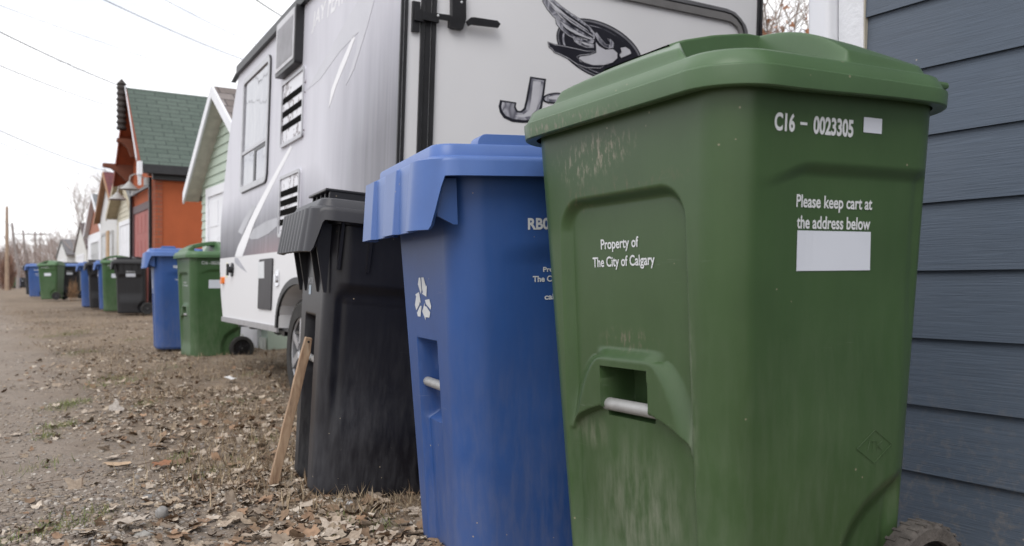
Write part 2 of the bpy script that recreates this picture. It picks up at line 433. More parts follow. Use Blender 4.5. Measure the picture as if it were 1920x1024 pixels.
def text_geo(body, bold=.012):
    key = (body, bold)
    if key in TEXT: return TEXT[key]
    cu = bpy.data.curves.new('lettering', 'FONT'); cu.body = body; cu.size = 1; cu.offset = bold; cu.resolution_u = 4
    o = bpy.data.objects.new('lettering', cu); COL.objects.link(o)
    dg = bpy.context.evaluated_depsgraph_get(); dg.update()
    me = bpy.data.meshes.new_from_object(o.evaluated_get(dg))
    V = np.array([v.co[:2] for v in me.vertices]); Fc = [tuple(p.vertices) for p in me.polygons]
    bpy.data.objects.remove(o); bpy.data.meshes.remove(me)
    V = (V-V.min(0))/(V.max(0)-V.min(0)); TEXT[key] = (V, Fc); return V, Fc
def stencil(mb, V2, Fc, fn, a0, b0, w, h, m=0, slant=0):
    mb.add([fn(a0+p[0]*w+slant*p[1]*h, b0+p[1]*h) for p in V2], Fc, m)
def words(mb, body, fn, a0, b0, w, h, bold=.012, m=0, slant=0):
    V2, Fc = text_geo(body, bold); stencil(mb, V2, Fc, fn, a0, b0, w, h, m, slant)
def quadpatch(mb, fn, a0, a1, b0, b1, n=8, m=0, rc=.004):
    A = np.linspace(a0, a1, n); B = np.linspace(b0, b1, n)
    V = []
    for ib, b_ in enumerate(B):
        for ia, a_ in enumerate(A):
            aa, bb = a_, b_
            V.append(fn(aa, bb))
    Fc = [(j*n+i, j*n+i+1, (j+1)*n+i+1, (j+1)*n+i) for j in range(n-1) for i in range(n-1)
          ]
    mb.add(V, Fc, m)
def rpoly(a0, a1, b0, b1, r, n=4):
    out = []
    for (cx_, cy_, s0) in ((a1-r, b0+r, -90), (a1-r, b1-r, 0), (a0+r, b1-r, 90), (a0+r, b0+r, 180)):
        for k in range(n+1):
            a = R(s0+90*k/n); out.append((cx_+r*math.cos(a), cy_+r*math.sin(a)))
    return out
def flat(mb, poly, fn, m=0):
    tri = tessellate_polygon([[Vector((p[0], p[1], 0)) for p in poly]])
    mb.add([fn(p[0], p[1]) for p in poly], [tuple(t_) for t_ in tri], m)
def recycle(mb, fn, ca, cb, r, m=0):
    for k in range(3):
        a = R(120*k+90)
        def pt(d_, n_, sg):      # along the side from the corner, out from its centre line
            sx_, sy_ = (.5*sg, -.866); nx_, ny_ = (.866*sg, .5); x_, y_ = sx_*d_+nx_*n_, 1.0+sy_*d_+ny_*n_
            return (x_, y_)
        w_ = .24
        A_ = [(.02, .52), (.02, .98), (.289, .98), pt(.62, w_, 1), pt(.62, .38, 1), pt(.98, 0., 1), pt(.62, -.38, 1), pt(.62, -w_, 1)]
        B_ = [pt(.52, -w_, -1), (-.11, .98), (-.289, .98), pt(.50, w_, -1), pt(.72, -w_, -1)]
        for pl in (A_, B_):
            flat(mb, [(ca+r*1.42*(x*math.cos(a-R(90))-y*math.sin(a-R(90))), cb+r*1.12*(x*math.sin(a-R(90))+y*math.cos(a-R(90)))) for x, y in pl], fn, m)
def wheel(parent, x, y, z, r, w, mt, spokes=5, tread=True):
    mb = MB(); prof = [(-w/2, r*.72), (-w/2, r*.93), (-w*.36, r), (w*.36, r), (w/2, r*.93), (w/2, r*.72)]
    mb.lathe(prof, 56)
    if tread:
        for k in range(56):
            a = 2*math.pi*k/56; sgn = 1 if k % 2 else -1
            Mx = Matrix.Rotation(a, 4, 'X'); mb.box((-.46*w if sgn < 0 else .02*w, -r*.028, r*.98), (-.02*w if sgn < 0 else .46*w, r*.028, r*1.018), 0, Mx)
    root = mb.build('wheel', mt, parent, smooth=True); root.location = (x, y, z)
    h = MB(); h.lathe([(-w*.30, .012), (-w*.30, r*.76), (w*.22, r*.76), (w*.22, r*.66), (w*.05, r*.62), (w*.05, r*.25), (w*.42, r*.22), (w*.42, .012)], 40)
    for k in range(spokes):
        Mx = Matrix.Rotation(2*math.pi*k/spokes, 4, 'X'); h.box((w*.02, -r*.06, r*.2), (w*.22, r*.06, r*.68), 0, Mx)
    h.build('hub', M['dark'], root, smooth=True)
    return root
def tilt_matrix(X, Y, Z, yaw, tx, ty, sc_=1):
    return Matrix.Translation((X, Y, Z)) @ Matrix.Rotation(tx, 4, 'X') @ Matrix.Rotation(ty, 4, 'Y') @ Matrix.Rotation(yaw, 4, 'Z') @ Matrix.Scale(sc_, 4)
def make_cart(kind, par, res, label, group, detail=2, texts='near', mats=None, scale=1):
    X, Y, Z, yaw, tx, ty = par[:6]; c = Cart(kind, *par[6:12])
    root = empty('wheeled_bin'); root.matrix_world = tilt_matrix(X, Y, Z, yaw, tx, ty, scale); tag(root, label, 'bin', group)
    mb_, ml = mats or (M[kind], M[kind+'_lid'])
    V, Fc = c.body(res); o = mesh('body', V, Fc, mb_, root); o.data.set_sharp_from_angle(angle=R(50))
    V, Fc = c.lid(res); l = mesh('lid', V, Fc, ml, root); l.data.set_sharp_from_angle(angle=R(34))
    wf, wr, d, wfb, wrb, db = par[6:12]
    if kind == 'green':
        # strap handle over the trough, and the hinge lugs
        h = MB(); nn = 14
        ys = np.linspace(-.190, .045, nn); zt = np.interp(ys, [-.27, -.235, -.16, -.08, .0, .05], [.012, .042, .072, .092, .106, .106])*.985+1.0105
        for q in range(nn-1):
            def zz(k): return zt[k]
            th = .036
            Vv = []
            for k in (q, q+1):
                for xx, dz in ((-.10, -.004), (.10, -.004)):
                    Vv.append((xx*(1.0+.0*k), ys[k], zz(k)-th)); Vv.append((xx, ys[k], zz(k)+.003))
            h.add(Vv, [(1,3,7,5),(0,4,6,2),(0,1,5,4),(2,6,7,3)])
        h.build('handle_strap', ml, l, smooth=True, bevel=.004)
        # moulded diamond mark on the front of the lid
        bz = 1.0145
    elif kind == 'blue':
        h = MB(); y0, y1 = -.165, -.02
        W_ = wf-.030
        outer = rpoly(y0, y1, .992, 1.048, .022, 5)
        h.prism(outer, lambda a, b_, t_: (W_+t_+.0*(b_-1), a, b_), -.045, .010)
        h.build('grip', ml, l, smooth=True, bevel=.006)
    else:
        h = MB()
        pts = rpoly(-.19, .19, 1.018, 1.052, .010)
        h.prism([(-.13,1.012),(.13,1.012),(.15,1.052),(-.15,1.052)], lambda a, b_, t_: (a, t_, b_), -.17, .02)
        h.prism([(-.17,1.052),(.17,1.052),(.17,1.062),(-.17,1.062)], lambda a, b_, t_: (a, t_, b_), -.235, .04)
        for xx in (-.16, -.08, 0, .08, .16): h.prism([(-.22,1.02),(-.22,1.053),(.03,1.053),(.03,1.02)], lambda a, b_, t_: (t_, a, b_), xx-.006, xx+.006)
        h.build('handle_strap', M['black'] if mats is None else mb_, l, bevel=.003)
        dm = MB(); prof = [(0, .13), (.025, .125), (.045, .10), (.055, .05), (.057, .0)]
        Vv = []; Fv = []
        for q, (hz, rr) in enumerate(prof):
            for k in range(24): Vv.append((rr*1.5*math.cos(k*math.pi/12), .12+rr*math.sin(k*math.pi/12), 1.02+hz))
        for q in range(4):
            for k in range(24): Fv.append((q*24+k, q*24+(k+1) % 24, (q+1)*24+(k+1) % 24, (q+1)*24+k))
        dm.add(Vv, Fv); dm.build('lid_dome', ml, l, smooth=True)
    if kind != 'green' and detail:
        # brackets under the rim
        f = MB()
        xs = (-.24, -.12, .12, .24) if kind == 'black' else (-.27, .27)
        for xx in xs:
            Wf, Wr, D = (float(q) for q in c.dims(.85)); zb = .70 if kind == 'black' else .84
            f.prism([(-D-.035, .945), (-D+.01, .945), (-D+.01, zb), (-D-.0, zb), (-D-.038, .86)], lambda a, b_, t_: (t_, a, b_), xx-.005, xx+.005)
        if kind == 'black':
            for yy in (-.19, -.09, .05, .16):
                Wf, Wr, D = (float(q) for q in c.dims(.85)); w_ = Wf+(Wr-Wf)*(yy+D)/(2*D)
                f.prism([(w_-.01, .945), (w_+.026, .945), (w_+.004, .78), (w_-.01, .78)], lambda a, b_, t_: (a, t_, b_), yy-.005, yy+.005)
        split(f.build('rim_brackets', mb_, root), 'rim_bracket')
    if detail:
        zb = {'green': .412, 'blue': .444, 'black': .455}[kind]; D = float(c.dims(zb)[2]); hw = {'green': .078, 'blue': .094, 'black': .105}[kind]
        b_ = MB(); yb = {'green': -D+.020, 'blue': -D+.022, 'black': -D+.02}[kind]
        b_.tube([(-hw, yb, zb), (hw, yb, zb)], .0125, 16); b_.build('lift_bar', M['steel'], root, smooth=True)
    # wheels
    wr_ = .115; 
    for sx_ in (1, -1):
        wheel(root, sx_*(wrb+.030), db+.025+(.10 if kind == 'black' else 0), .088, wr_*(.93 if texts == 'near' else 1), .048, M['dirty_rubber'] if (texts == 'near' and kind == 'green') else M['rubber'], tread=res > .6)
    ax = MB(); ya_ = db+.025+(.10 if kind == 'black' else 0); ax.tube([(-wrb-.03, ya_, .088), (wrb+.03, ya_, .088)], .011, 10); ax.build('axle', M['steel'], root, smooth=True)
    # rear handle tube across the top
    hd = MB(); yr = d+(.075 if kind == 'black' else .005)
    hd.tube([(-wr*.7, yr-.02, .94), (-wr*.7, yr+.055, .965), (wr*.7, yr+.055, .965), (wr*.7, yr-.02, .94)], .013, 10); hd.build('rear_handle', mb_, root, smooth=True)
    # hinge lug of the lid
    if kind == 'green':
        for sx_ in (1, -1):
            lg = MB(); lg.box((sx_*(wr-.05)-.03, d+.02, 1.000), (sx_*(wr-.05)+.03, d+.066, 1.014)); lg.build('hinge_lug', ml, l, bevel=.006)
    fr = lambda a, b_: c.on_front(a, b_); sd = lambda a, b_: c.on_side(a, b_)
    if kind == 'green':
        if texts == 'near':
            t1 = MB(); words(t1, 'Property of', fr, -.075, .706, .117, .026, .018); t1.build('lettering', M['print'], root, label='white lettering Property of'); t1 = MB(); words(t1, 'The City of Calgary', fr, -.104, .672, .190, .026, .018)
            t1.build('lettering', M['print'], root, label='white lettering The City of Calgary')
            t2 = MB(); words(t2, 'C16', sd, -.145, .889, .045, .030, .035); words(t2, '-', sd, -.088, .902, .016, .0045, .0); words(t2, '0023305', sd, -.058, .889, .095, .030, .035)
            t2.build('serial_number', M['print'], root)
            t3 = MB(); words(t3, 'Please keep cart at', sd, -.079, .762, .187, .028, .020); t3.build('lettering', M['print'], root, label='white lettering Please keep cart at'); t3 = MB(); words(t3, 'the address below', sd, -.076, .733, .181, .022, .020)
            t3.build('lettering', M['print'], root, label='white lettering the address below')
            t4 = MB(); flat4 = rpoly(-.074, .107, .662, .730, .005)
            n = 10
            V2 = []; 
            A = np.linspace(0, 1, n)
            def rr(a, b_): return sd(-.074+.181*a, .662+.068*b_)
            Vq = [rr(a, b_) for b_ in A for a in A]
            Fq = [(j*n+i, j*n+i+1, (j+1)*n+i+1, (j+1)*n+i) for j in range(n-1) for i in range(n-1)]
            t4.add(Vq, Fq); t4.build('address_label', M['white_label'], root)
            t5 = MB(); quadpatch(t5, sd, .062, .108, .900, .926, 3); st = t5.build('barcode_sticker', M['white_label'], root)
            t7 = MB()
            zc, yc = .345, .125
            e7 = lambda p, q: c.on_side(p, q, .0012)
            for (p0, p1) in (((-.045,0),(0,.03)),((0,.03),(.045,0)),((.045,0),(0,-.03)),((0,-.03),(-.045,0)),((-.018,-.008),(-.012,.012)),((-.014,.010),(.006,.010)),((-.002,.010),(-.005,-.010)),((.008,.008),(.006,-.008)),((.008,.002),(.020,.008)),((.008,0),(.02,-.008))):
                t7.tube([Vector(e7(yc+p0[0], zc+p0[1])), Vector(e7(yc+p1[0], zc+p1[1]))], .0005, 5)
            t7.build('moulded_mark', M['green'], root, smooth=True)
        else:
            t4 = MB(); quadpatch(t4, sd, -.074, .107, .665, .745, 4); t4.build('address_label', M['white_label'], root)
            for tx, fn_, a_, b_, w_, h_ in (('Property of', fr, -.07, .71, .117, .02), ('The City of Calgary', fr, -.10, .68, .19, .02), ('C16 - 0023305', sd, -.144, .89, .20, .03)):
                t4 = MB(); words(t4, tx, fn_, a_, b_, w_, h_); t4.build('lettering', M['print'], root)
    elif kind == 'blue':
        t1 = MB(); recycle(t1, fr, -.012, .664, .053); t1.build('recycling_symbol', M['print'], root)
        t2 = MB(); words(t2, 'RB03-0041528', sd, -.046, .826, .20, .028, .035)
        t2.build('serial_number', M['print'], root)
        for tx, a_, b_, w_, h_ in (('Property of', -.003, .722, .09, .016), ('The City of Calgary', -.030, .698, .155, .019), ('calgary.ca', .0, .655, .09, .018)):
            t3 = MB(); words(t3, tx, sd, a_, b_, w_, h_, .03); t3.build('lettering', M['print'], root)
    else:
        if texts == 'near':
            t2 = MB(); words(t2, 'BM 02745', fr, -.075, .728, .10, .022, .01); t2.build('serial_number', simple('grey_print', (.35,.36,.38,1)), root)
            t5 = MB(); quadpatch(t5, fr, -.055, -.01, .688, .722, 3); t5.build('barcode_sticker', simple('blue_grey_sticker', (.38,.45,.52,1)), root)
        else:
            t4 = MB(); quadpatch(t4, sd, -.05, .115, .69, .75, 4); t4.build('address_label', M['white_label'], root); t4 = MB(); words(t4, 'Please keep cart', sd, -.045, .77, .15, .03, .01); t4.build('lettering', M['print'], root)
    return root
GP = [.4149,1.7078,.0591,-1.0498,0,-.0164,.3056,.3222,.2514,.2146,.2514,.2083]
BP = [.0037,2.2874,.0031,-1.1842,.0097,-.0322,.2954,.31,.2531,.1994,.25,.2069]
KP = [-.5815,3.1817,-.041,-1.1631,-.0205,.08,.2995,.3099,.2508,.2332,.2548,.2006]
ROW = 'city wheeled bins set out along the alley'
make_cart('green', GP, 1.6, 'large scuffed green wheeled bin with white address label beside the grey siding', ROW)
make_cart('blue', BP, 1.3, 'blue recycling bin with fringed lid between the nearest green bin and the black bin', ROW)
make_cart('black', KP, 1.2, 'dusty black bin with ribbed lid skirt and a wooden stake leaning on it', ROW)
def std(u, Y, v_base, yaw, scale=1.0, tx=0, ty=0, dims=None):
    return [(u-CX)/F*Y, Y, CZ-(v_base-HY)/F*Y, yaw, tx, ty] + list(dims or (.3056,.3222,.2514,.2146,.2514,.2083))
gf = (M['green_far'], simple('green_lid_far', (.06,.13,.055,1), .45))
green2 = make_cart('green', std(392, 8.75, 668, -.98), .5, 'green bin half hidden behind the nose of the white trailer', ROW, texts='far', mats=gf, scale=1.05)
blue2 = make_cart('blue', std(330, 9.45, 652, -1.12, dims=BP[6:12]), .5, 'blue recycling bin standing left of the green bin by the trailer nose', ROW, texts='far', scale=1.06)
black2 = make_cart('black', std(243, 16.3, 587, -1.20, dims=KP[6:12]), .4, 'black bin with white label and wheel in front of the red garage door', ROW, texts='far', mats=(M['black_far'], M['black_far']))
def copy_tree(o, parent=None):
    c_ = o.copy(); COL.objects.link(c_)
    if parent is not None: c_.parent = parent; c_.matrix_parent_inverse = o.matrix_parent_inverse.copy()
    for ch in list(o.children): copy_tree(ch, c_)
    return c_
def dup(src, u, Y, vb, yaw, label, ty=0, tx=0, s_=1.0):
    r = copy_tree(src); r.matrix_world = tilt_matrix((u-CX)/F*Y, Y, CZ-(vb-HY)/F*Y, yaw, tx, ty, s_); r['label'] = label; r['group'] = ROW; return r
dup(green2, 217, 17.2, 583, -1.15, 'green bin showing as a narrow strip left of the black bin with the label')
dup(blue2, 207, 18.1, 580, -1.15, 'blue bin squeezed between a green strip and a small black bin')
dup(black2, 187, 19.0, 577, -1.1, 'black bin without a visible label between two blue bins')
dup(blue2, 173, 20.0, 575, -1.2, 'blue bin at the left end of the tight middle cluster')
k5 = dup(black2, 131, 25.8, 558, -1.25, 'black bin with a blue lid right of the tilted far green bin')
for ch in k5.children:
    if ch.name.startswith('lid'):
        ch.data = ch.data.copy(); ch.data.materials.clear(); ch.data.materials.append(M['blue_lid'])
dup(green2, 97, 24.6, 561, -1.45, 'far green bin with flared sides and white label standing apart by the lane', ty=-.03)
dup(blue2, 71, 27.2, 556, -1.3, 'far blue bin just left of the flared green bin')
dup(black2, 62, 29.5, 552, -1.1, 'dark bin mostly hidden behind the far blue bin')
dup(green2, 24, 88, 540, -1.2, 'tiny green bin far down the alley beside the utility pole')
dup(blue2, 33, 90, 540, -1.2, 'tiny blue bin far down the alley')
dup(black2, 42, 92, 539, -1.2, 'tiny black bin farthest down the alley')

# wooden stake leaning on the black bin
st = MB(); A = px(512, 922, 3.12); B = px(579, 633, 3.10); A.z = float(gz(A.x, A.y))+.006
ax_ = (B-A).normalized(); sd_ = Vector((.9, .42, 0)); sd_ = (sd_-ax_*sd_.dot(ax_)).normalized(); th_ = ax_.cross(sd_)
nseg = 10; Vs = []; 
for q in range(nseg+1):
    p = A.lerp(B, q/nseg)
    w_ = .0165*(1 if q < nseg else .72); 
    for (a, b_) in ((-1,-1),(1,-1),(1,1),(-1,1)):
        Vs.append(p + sd_*a*(w_+.0012*math.sin(q*2.1+a)) + th_*b_*.010)
Fs = [(0,1,2,3), tuple(nseg*4+k for k in (3,2,1,0))] + [(q*4+k, q*4+(k+1) % 4, (q+1)*4+(k+1) % 4, (q+1)*4+k) for q in range(nseg) for k in range(4)]
st.add(Vs, Fs)
t = NT('weathered_pine'); v = t.coord('Object', (1, 1, .16)); n = t.noise(v, 60, 6, .6, .8)
cw = t.ramp(n, [(.3, (.22,.135,.085,1)), (.55, (.38,.26,.17,1)), (.75, (.46,.34,.24,1))])
cw = t.mix(t.val(t.noise(t.coord(), 5, 4), .5, .7, 0, .5), cw, (.16,.12,.09,1)); t.col(cw); t.rough(.8); t.bump(n, .4, .003)
o = st.build('wooden_stake', t.m, bevel=.002); tag(o, 'weathered wooden stake leaning against the black bin', 'stake')
nh = MB(); pc = A.lerp(B, .975) - th_*.0102

nh.tube([pc - th_*.001, pc + th_*.0004], .004, 12); k_ = nh.build('nail_hole', M['dark'], o)

# ------------------------------------------------------------------ travel trailer
TR = Matrix.Translation((-.5825, 3.98, -.045)) @ Matrix.Rotation(R(28.87), 4, 'Z') @ Matrix.Rotation(R(2.0), 4, 'Y')
TI = TR.inverted()
def hit(u, v, axis, val=0.):
    o_ = TI @ Vector((0,0,CZ)); d_ = TI.to_3x3() @ Vector(((u-CX)/F, 1, -(v-HY)/F)); t_ = (val-o_[axis])/d_[axis]; return o_+d_*t_
def side(u, v): p = hit(u, v, 0); return (p.y, p.z)
def rear(u, v): p = hit(u, v, 1); return (p.x, p.z)
trailer = empty('travel_trailer'); trailer.matrix_world = TR
tag(trailer, 'white and silver travel trailer with bird emblem parked behind the black bin', 'trailer')
TW = 2.29
S = lambda a, b_, t_: (-t_, a, b_)           # side: (y, z) with t metres outwards
Q = lambda a, b_, t_: (a, -t_, b_)           # rear: (x, z)
front = [side(*p) for p in ((453,131),(447,150),(438,205),(429,270),(421,345),(415,420),(413,500),(415,555),(419,582))]
zb = .445; front[-1] = (front[-1][0], zb)
zroof = front[0][1]
wy, wz, wr0 = 1.64, .320, .325
arch = [(wy+.50*math.cos(R(a)), .445+.30*math.sin(R(a))**.8) for a in np.linspace(0, 180, 15)]
arch[0] = (arch[0][0], zb); arch[-1] = (arch[-1][0], zb)
prof = [(0, zb)] + arch[::-1] + front[::-1] + [(0, zroof)]
mb = MB(); mb.prism(prof, lambda a, b_, t_: (t_, a, b_), 0, TW); mb.build('body', M['rv_white'], trailer)
# printed side skin: silver shading band that fades up the wall, white below the belt line
zl0 = side(456, 480)[1]; zl1 = side(540, 470)[1]; yl0 = side(456, 480)[0]; yl1 = side(540, 470)[0]
t = NT('side_graphics'); v = t.coord('Object'); sy, sz = t.sep(v)[1], t.sep(v)[2]
above = t.math('GREATER_THAN', sz, t.math('ADD', t.math('MULTIPLY', sy, (zl0-zl1)/(yl0-yl1)), zl0-yl0*(zl0-zl1)/(yl0-yl1)))
g1 = t.math('MULTIPLY', t.val(sz, 1.50, .98), t.val(sy, .8, 2.2, .5, 1)); g2 = t.math('MULTIPLY', t.math('MULTIPLY', t.val(sy, 1.35, .15), t.val(sz, 2.35, 1.45)), .70)
wv = t.noise(t.coord('Object', (1, 2.2, .5)), 2.4, 4, .55)
gr = t.math('ADD', t.math('MAXIMUM', g1, g2), t.math('MULTIPLY', t.math('SUBTRACT', wv, .5), .30))
silver = t.ramp(gr, [(0, (.57,.57,.63,1)), (.3, (.35,.35,.40,1)), (.6, (.16,.16,.185,1)), (1, (.065,.06,.078,1))])
red = t.math('MULTIPLY', t.val(sz, zl1+.16, zl1), t.val(sy, 3.6, 2.6)); silver = t.mix(t.math('MULTIPLY', red, .55), silver, (.36,.22,.24,1))
brush = t.noise(t.coord('Object', (1, 5, .25)), 5, 3, .5)
silver = t.mix(t.val(brush, .3, .75, 0, .12), silver, (.75,.75,.8,1))
t.col(t.mix(above, (.68,.68,.70,1), silver)); t.rough(.42); t.b.inputs['Specular IOR Level'].default_value = .25
mb = MB(); mb.prism(prof, S, .0005, .003); skin = mb.build('side_skin', t.m, trailer)
M['swoosh_white'] = simple('decal_white', (.74,.74,.77,1), .3, .02)
M['swoosh_grey'] = simple('decal_grey', (.30,.30,.34,1), .3, .25, 3)
M['swoosh_mid'] = simple('decal_light_grey', (.47,.47,.52,1), .3, .06, 3)
def decal(name, polys, fn, mapper, mat, t0=.003, t1=.0045, label=None):
    mb = MB()
    for p in polys: mb.prism([mapper(*q) for q in p], fn, t0, t1)
    return mb.build(name, mat, trailer, label=label)
split(decal('white_swoosh', [[(546,272),(549,277),(500,372),(477,420),(455,482),(441,481),(447,462),(478,395),(505,345)],
                       [(664,66),(667,72),(652,112),(632,160),(618,203),(622,170),(640,120)]], S, side, M['swoosh_white']))
split(decal('grey_swoosh', [[(441,483),(447,484),(455,497),(464,511),(452,503),(441,492)], [(474,384),(481,386),(464,420),(455,440),(447,435),(458,412)],
                      [(468,446),(476,430),(500,415),(521,408),(521,424),(505,438),(485,448),(472,449)]], S, side, M['swoosh_grey']))
decal('pale_swoosh', [[(700,-10),(706,-10),(690,50),(665,130),(650,160),(668,100),(674,60),(640,95),(600,150),(576,170),(610,110),(650,40),(680,-10)]], S, side, M['swoosh_mid'])
# script lettering high on the side, cut by the top of the picture
mb = MB(); y0, z0 = side(585, 64); 
V2, Fc = text_geo('JAY', .02)
fn = lambda a, b_: (-.0035, a, b_)
def side_words(txt, ya, yb_, zz, h):
    V2, Fc = text_geo(txt, .02)
    mb.add([(-.0038, ya+(yb_-ya)*p[0]-.25*p[1]*h, zz+p[1]*h) for p in V2], Fc)
y1, z1 = side(604, 55); side_words('JAY', y0, side(609, 46)[0], z0, .125)
ya = side(614, 42)[0]; side_words('FEATHER', ya, ya-.62, z0+.012, .15)
mb.build('side_lettering', M['swoosh_white'], trailer)
# fittings on the side
def rect(c1, c2):
    (a, b_), (c_, d_) = side(*c1), side(*c2); return min(a,c_), max(a,c_), min(b_,d_), max(b_,d_)
def frame_ring(mb, a0, a1, b0, b1, r, w, t0, t1, fn, m=0):
    o_ = rpoly(a0, a1, b0, b1, r, 6); i_ = rpoly(a0+w, a1-w, b0+w, b1-w, max(r-w, .004), 6); n = len(o_)
    V = [fn(p[0], p[1], t0) for p in o_]+[fn(p[0], p[1], t1) for p in o_]+[fn(p[0], p[1], t1) for p in i_]+[fn(p[0], p[1], t0) for p in i_]
    Fq = []
    for k in range(n):
        k2 = (k+1) % n
        for q in range(3): Fq.append((q*n+k, q*n+k2, (q+1)*n+k2, (q+1)*n+k))
    mb.add(V, Fq, m)
t = NT('tinted_glass'); n = t.noise(t.coord('Object', (1, 5, 3)), 2.2, 2, .5, 2.2)
ln = t.math('LESS_THAN', t.math('ABSOLUTE', t.math('SUBTRACT', n, .5)), .006)
t.col((.30,.30,.33,1)); t.rough(.04); t.b.inputs['Metallic'].default_value = .75; t.b.inputs['Specular IOR Level'].default_value = .8
t.bump(t.noise(t.coord('Object', (1,2,2)), 1.5, 2), .25, .02); M['glass'] = t.m
a0, a1, b0, b1 = rect((453,361), (511,103)); b1 = (side(463,147)[1]+side(511,103)[1])/2; b0 = (side(453,361)[1]+side(501,344)[1])/2
w_ = MB(); frame_ring(w_, a0, a1, b0, b1, .07, .045, .003, .020, S); win = w_.build('window', M['alu'], trailer, smooth=True)
g_ = MB(); frame_ring(g_, a0-.006, a1+.006, b0-.006, b1+.006, .075, .014, .003, .014, S); g_.build('window_seal', M['rubber_trim'], win)
g_ = MB(); g_.prism(rpoly(a0+.03, a1-.03, b0+.03, b1-.03, .05, 6), S, .004, .008); g_.build('glass', M['glass'], win)
zd = side(478, 277)[1]
g_ = MB(); g_.prism([(a0+.04, zd-.012), (a1-.04, zd-.012), (a1-.04, zd+.012), (a0+.04, zd+.012)], S, .008, .017); g_.build('sash_bar', M['alu'], win)
g_ = MB(); ym = side(480, 310)[0]; g_.prism([(ym-.03, b0+.05), (ym+.035, b0+.05), (ym+.035, zd-.014), (ym-.03, zd-.014)], S, .008, .0125)
g_.prism([(a0+.05, zd-.04), (ym-.03, zd-.04), (ym-.03, zd-.014), (a0+.05, zd-.014)], S, .008, .0125); g_.build('sash_gap', M['dark'], win)
def louvre(c1, c2, c3, nb, label):
    a0, a1, b0, b1 = rect(c1, c2); b1 = side(*c3)[1]
    w_ = MB(); w_.prism(rpoly(a0, a1, b0, b1, .03, 5), S, .003, .012); v_ = w_.build('vent', M['glossy_vent'], trailer, label=label)
    g_ = MB(); frame_ring(g_, a0, a1, b0, b1, .03, .022, .012, .020, S); g_.build('vent_frame', M['alu'], v_)
    g_ = MB(); H_ = b1-b0
    for k in range(nb):
        zc = b1 - H_*(.30+.62*k/nb) - .02
        g_.prism([(a0+.035, zc), (a1-.035, zc), (a1-.035, zc+.042), (a0+.035, zc+.042)], S, .0122, .0145)
    g_.build('vent_slots', M['slot'], v_)
t = NT('peeling_vent_paint'); n = t.noise(t.coord(), 4.5, 4, .6, .4)
t.col(t.ramp(n, [(.50, (.60,.60,.65,1)), (.515, (.13,.10,.11,1)), (.56, (.12,.09,.10,1)), (.575, (.55,.55,.60,1))])); t.rough(.2); M['glossy_vent'] = t.m
louvre((529,278), (571,256), (550,144), 3, 'upper louvred vent with peeling paint')
louvre((525,446), (563,428), (546,325), 4, 'lower louvred vent')
a0, a1, b0, b1 = rect((533,142), (568,120)); b1 = side(550,32)[1]
w_ = MB(); w_.prism(rpoly(a0-.01, a1+.02, b0, b1, .02, 3), S, .003, .060); v_ = w_.build('range_hood_vent', M['dark'], trailer, bevel=.004)
g_ = MB(); g_.prism(rpoly(a0+.01, a1, b0+.03, b1-.02, .012, 3), S, .060, .064); gr_ = g_.build('vent_cover', simple('vent_cover_grey', (.50,.50,.53,1), .4), v_)
g_ = MB()
for k in range(26):
    zc = b0+.06+(b1-b0-.12)*k/26; g_.prism([(a0+.04, zc), (a1-.03, zc), (a1-.03, zc+.006), (a0+.04, zc+.006)], S, .064, .067)
g_.build('vent_slats', simple('vent_slat_grey', (.38,.38,.41,1), .4), gr_)
a0, a1, b0, b1 = rect((486,579), (514,484))
w_ = MB(); w_.prism(rpoly(a0, a1, b0, b1, .02, 4), S, .003, .014); v_ = w_.build('service_hatch', simple('hatch_dark', (.022,.02,.024,1), .5, .3, 5), trailer)
g_ = MB(); g_.prism([side(488,522), side(499,522), side(499,490), side(488,492)], S, .014, .016); g_.build('rating_label', M['print'], v_)
g_ = MB(); c_ = side(522, 522); g_.prism(rpoly(c_[0]-.045, c_[0]+.045, c_[1]-.055, c_[1]+.055, .015), S, .003, .012)
g_.prism(rpoly(c_[0]-.02, c_[0]+.02, c_[1]-.03, c_[1]+.03, .015), S, .012, .028); g_.build('hatch_latch', M['chrome'], trailer, bevel=.003)
g_ = MB(); c_ = side(437, 506)
g_.tube([(-.003, c_[0], c_[1]), (-.015, c_[0], c_[1])], .060, 20); g_.tube([(-.015, c_[0], c_[1]), (-.045, c_[0]+.0, c_[1])], .028, 14); g_.tube([(-.045, c_[0], c_[1]-.05), (-.045, c_[0], c_[1]+.05)], .012, 10)
g_.build('power_inlet', M['dark'], trailer, smooth=True)
g_ = MB(); c_ = side(420, 526); g_.prism(rpoly(c_[0]-.05, c_[0]+.03, c_[1]-.03, c_[1]+.03, .012), S, .003, .03); g_.build('marker_light', M['orange_lens'], trailer, bevel=.006)
g_ = MB(); c_ = side(426, 508); g_.prism([(c_[0]-.03, c_[1]-.06), (c_[0]+.03, c_[1]-.06), (c_[0]+.03, c_[1]+.07), (c_[0]-.03, c_[1]+.07)], S, .0032, .0042); g_.build('warning_sticker', simple('yellow_sticker', (.72,.70,.42,1)), trailer)
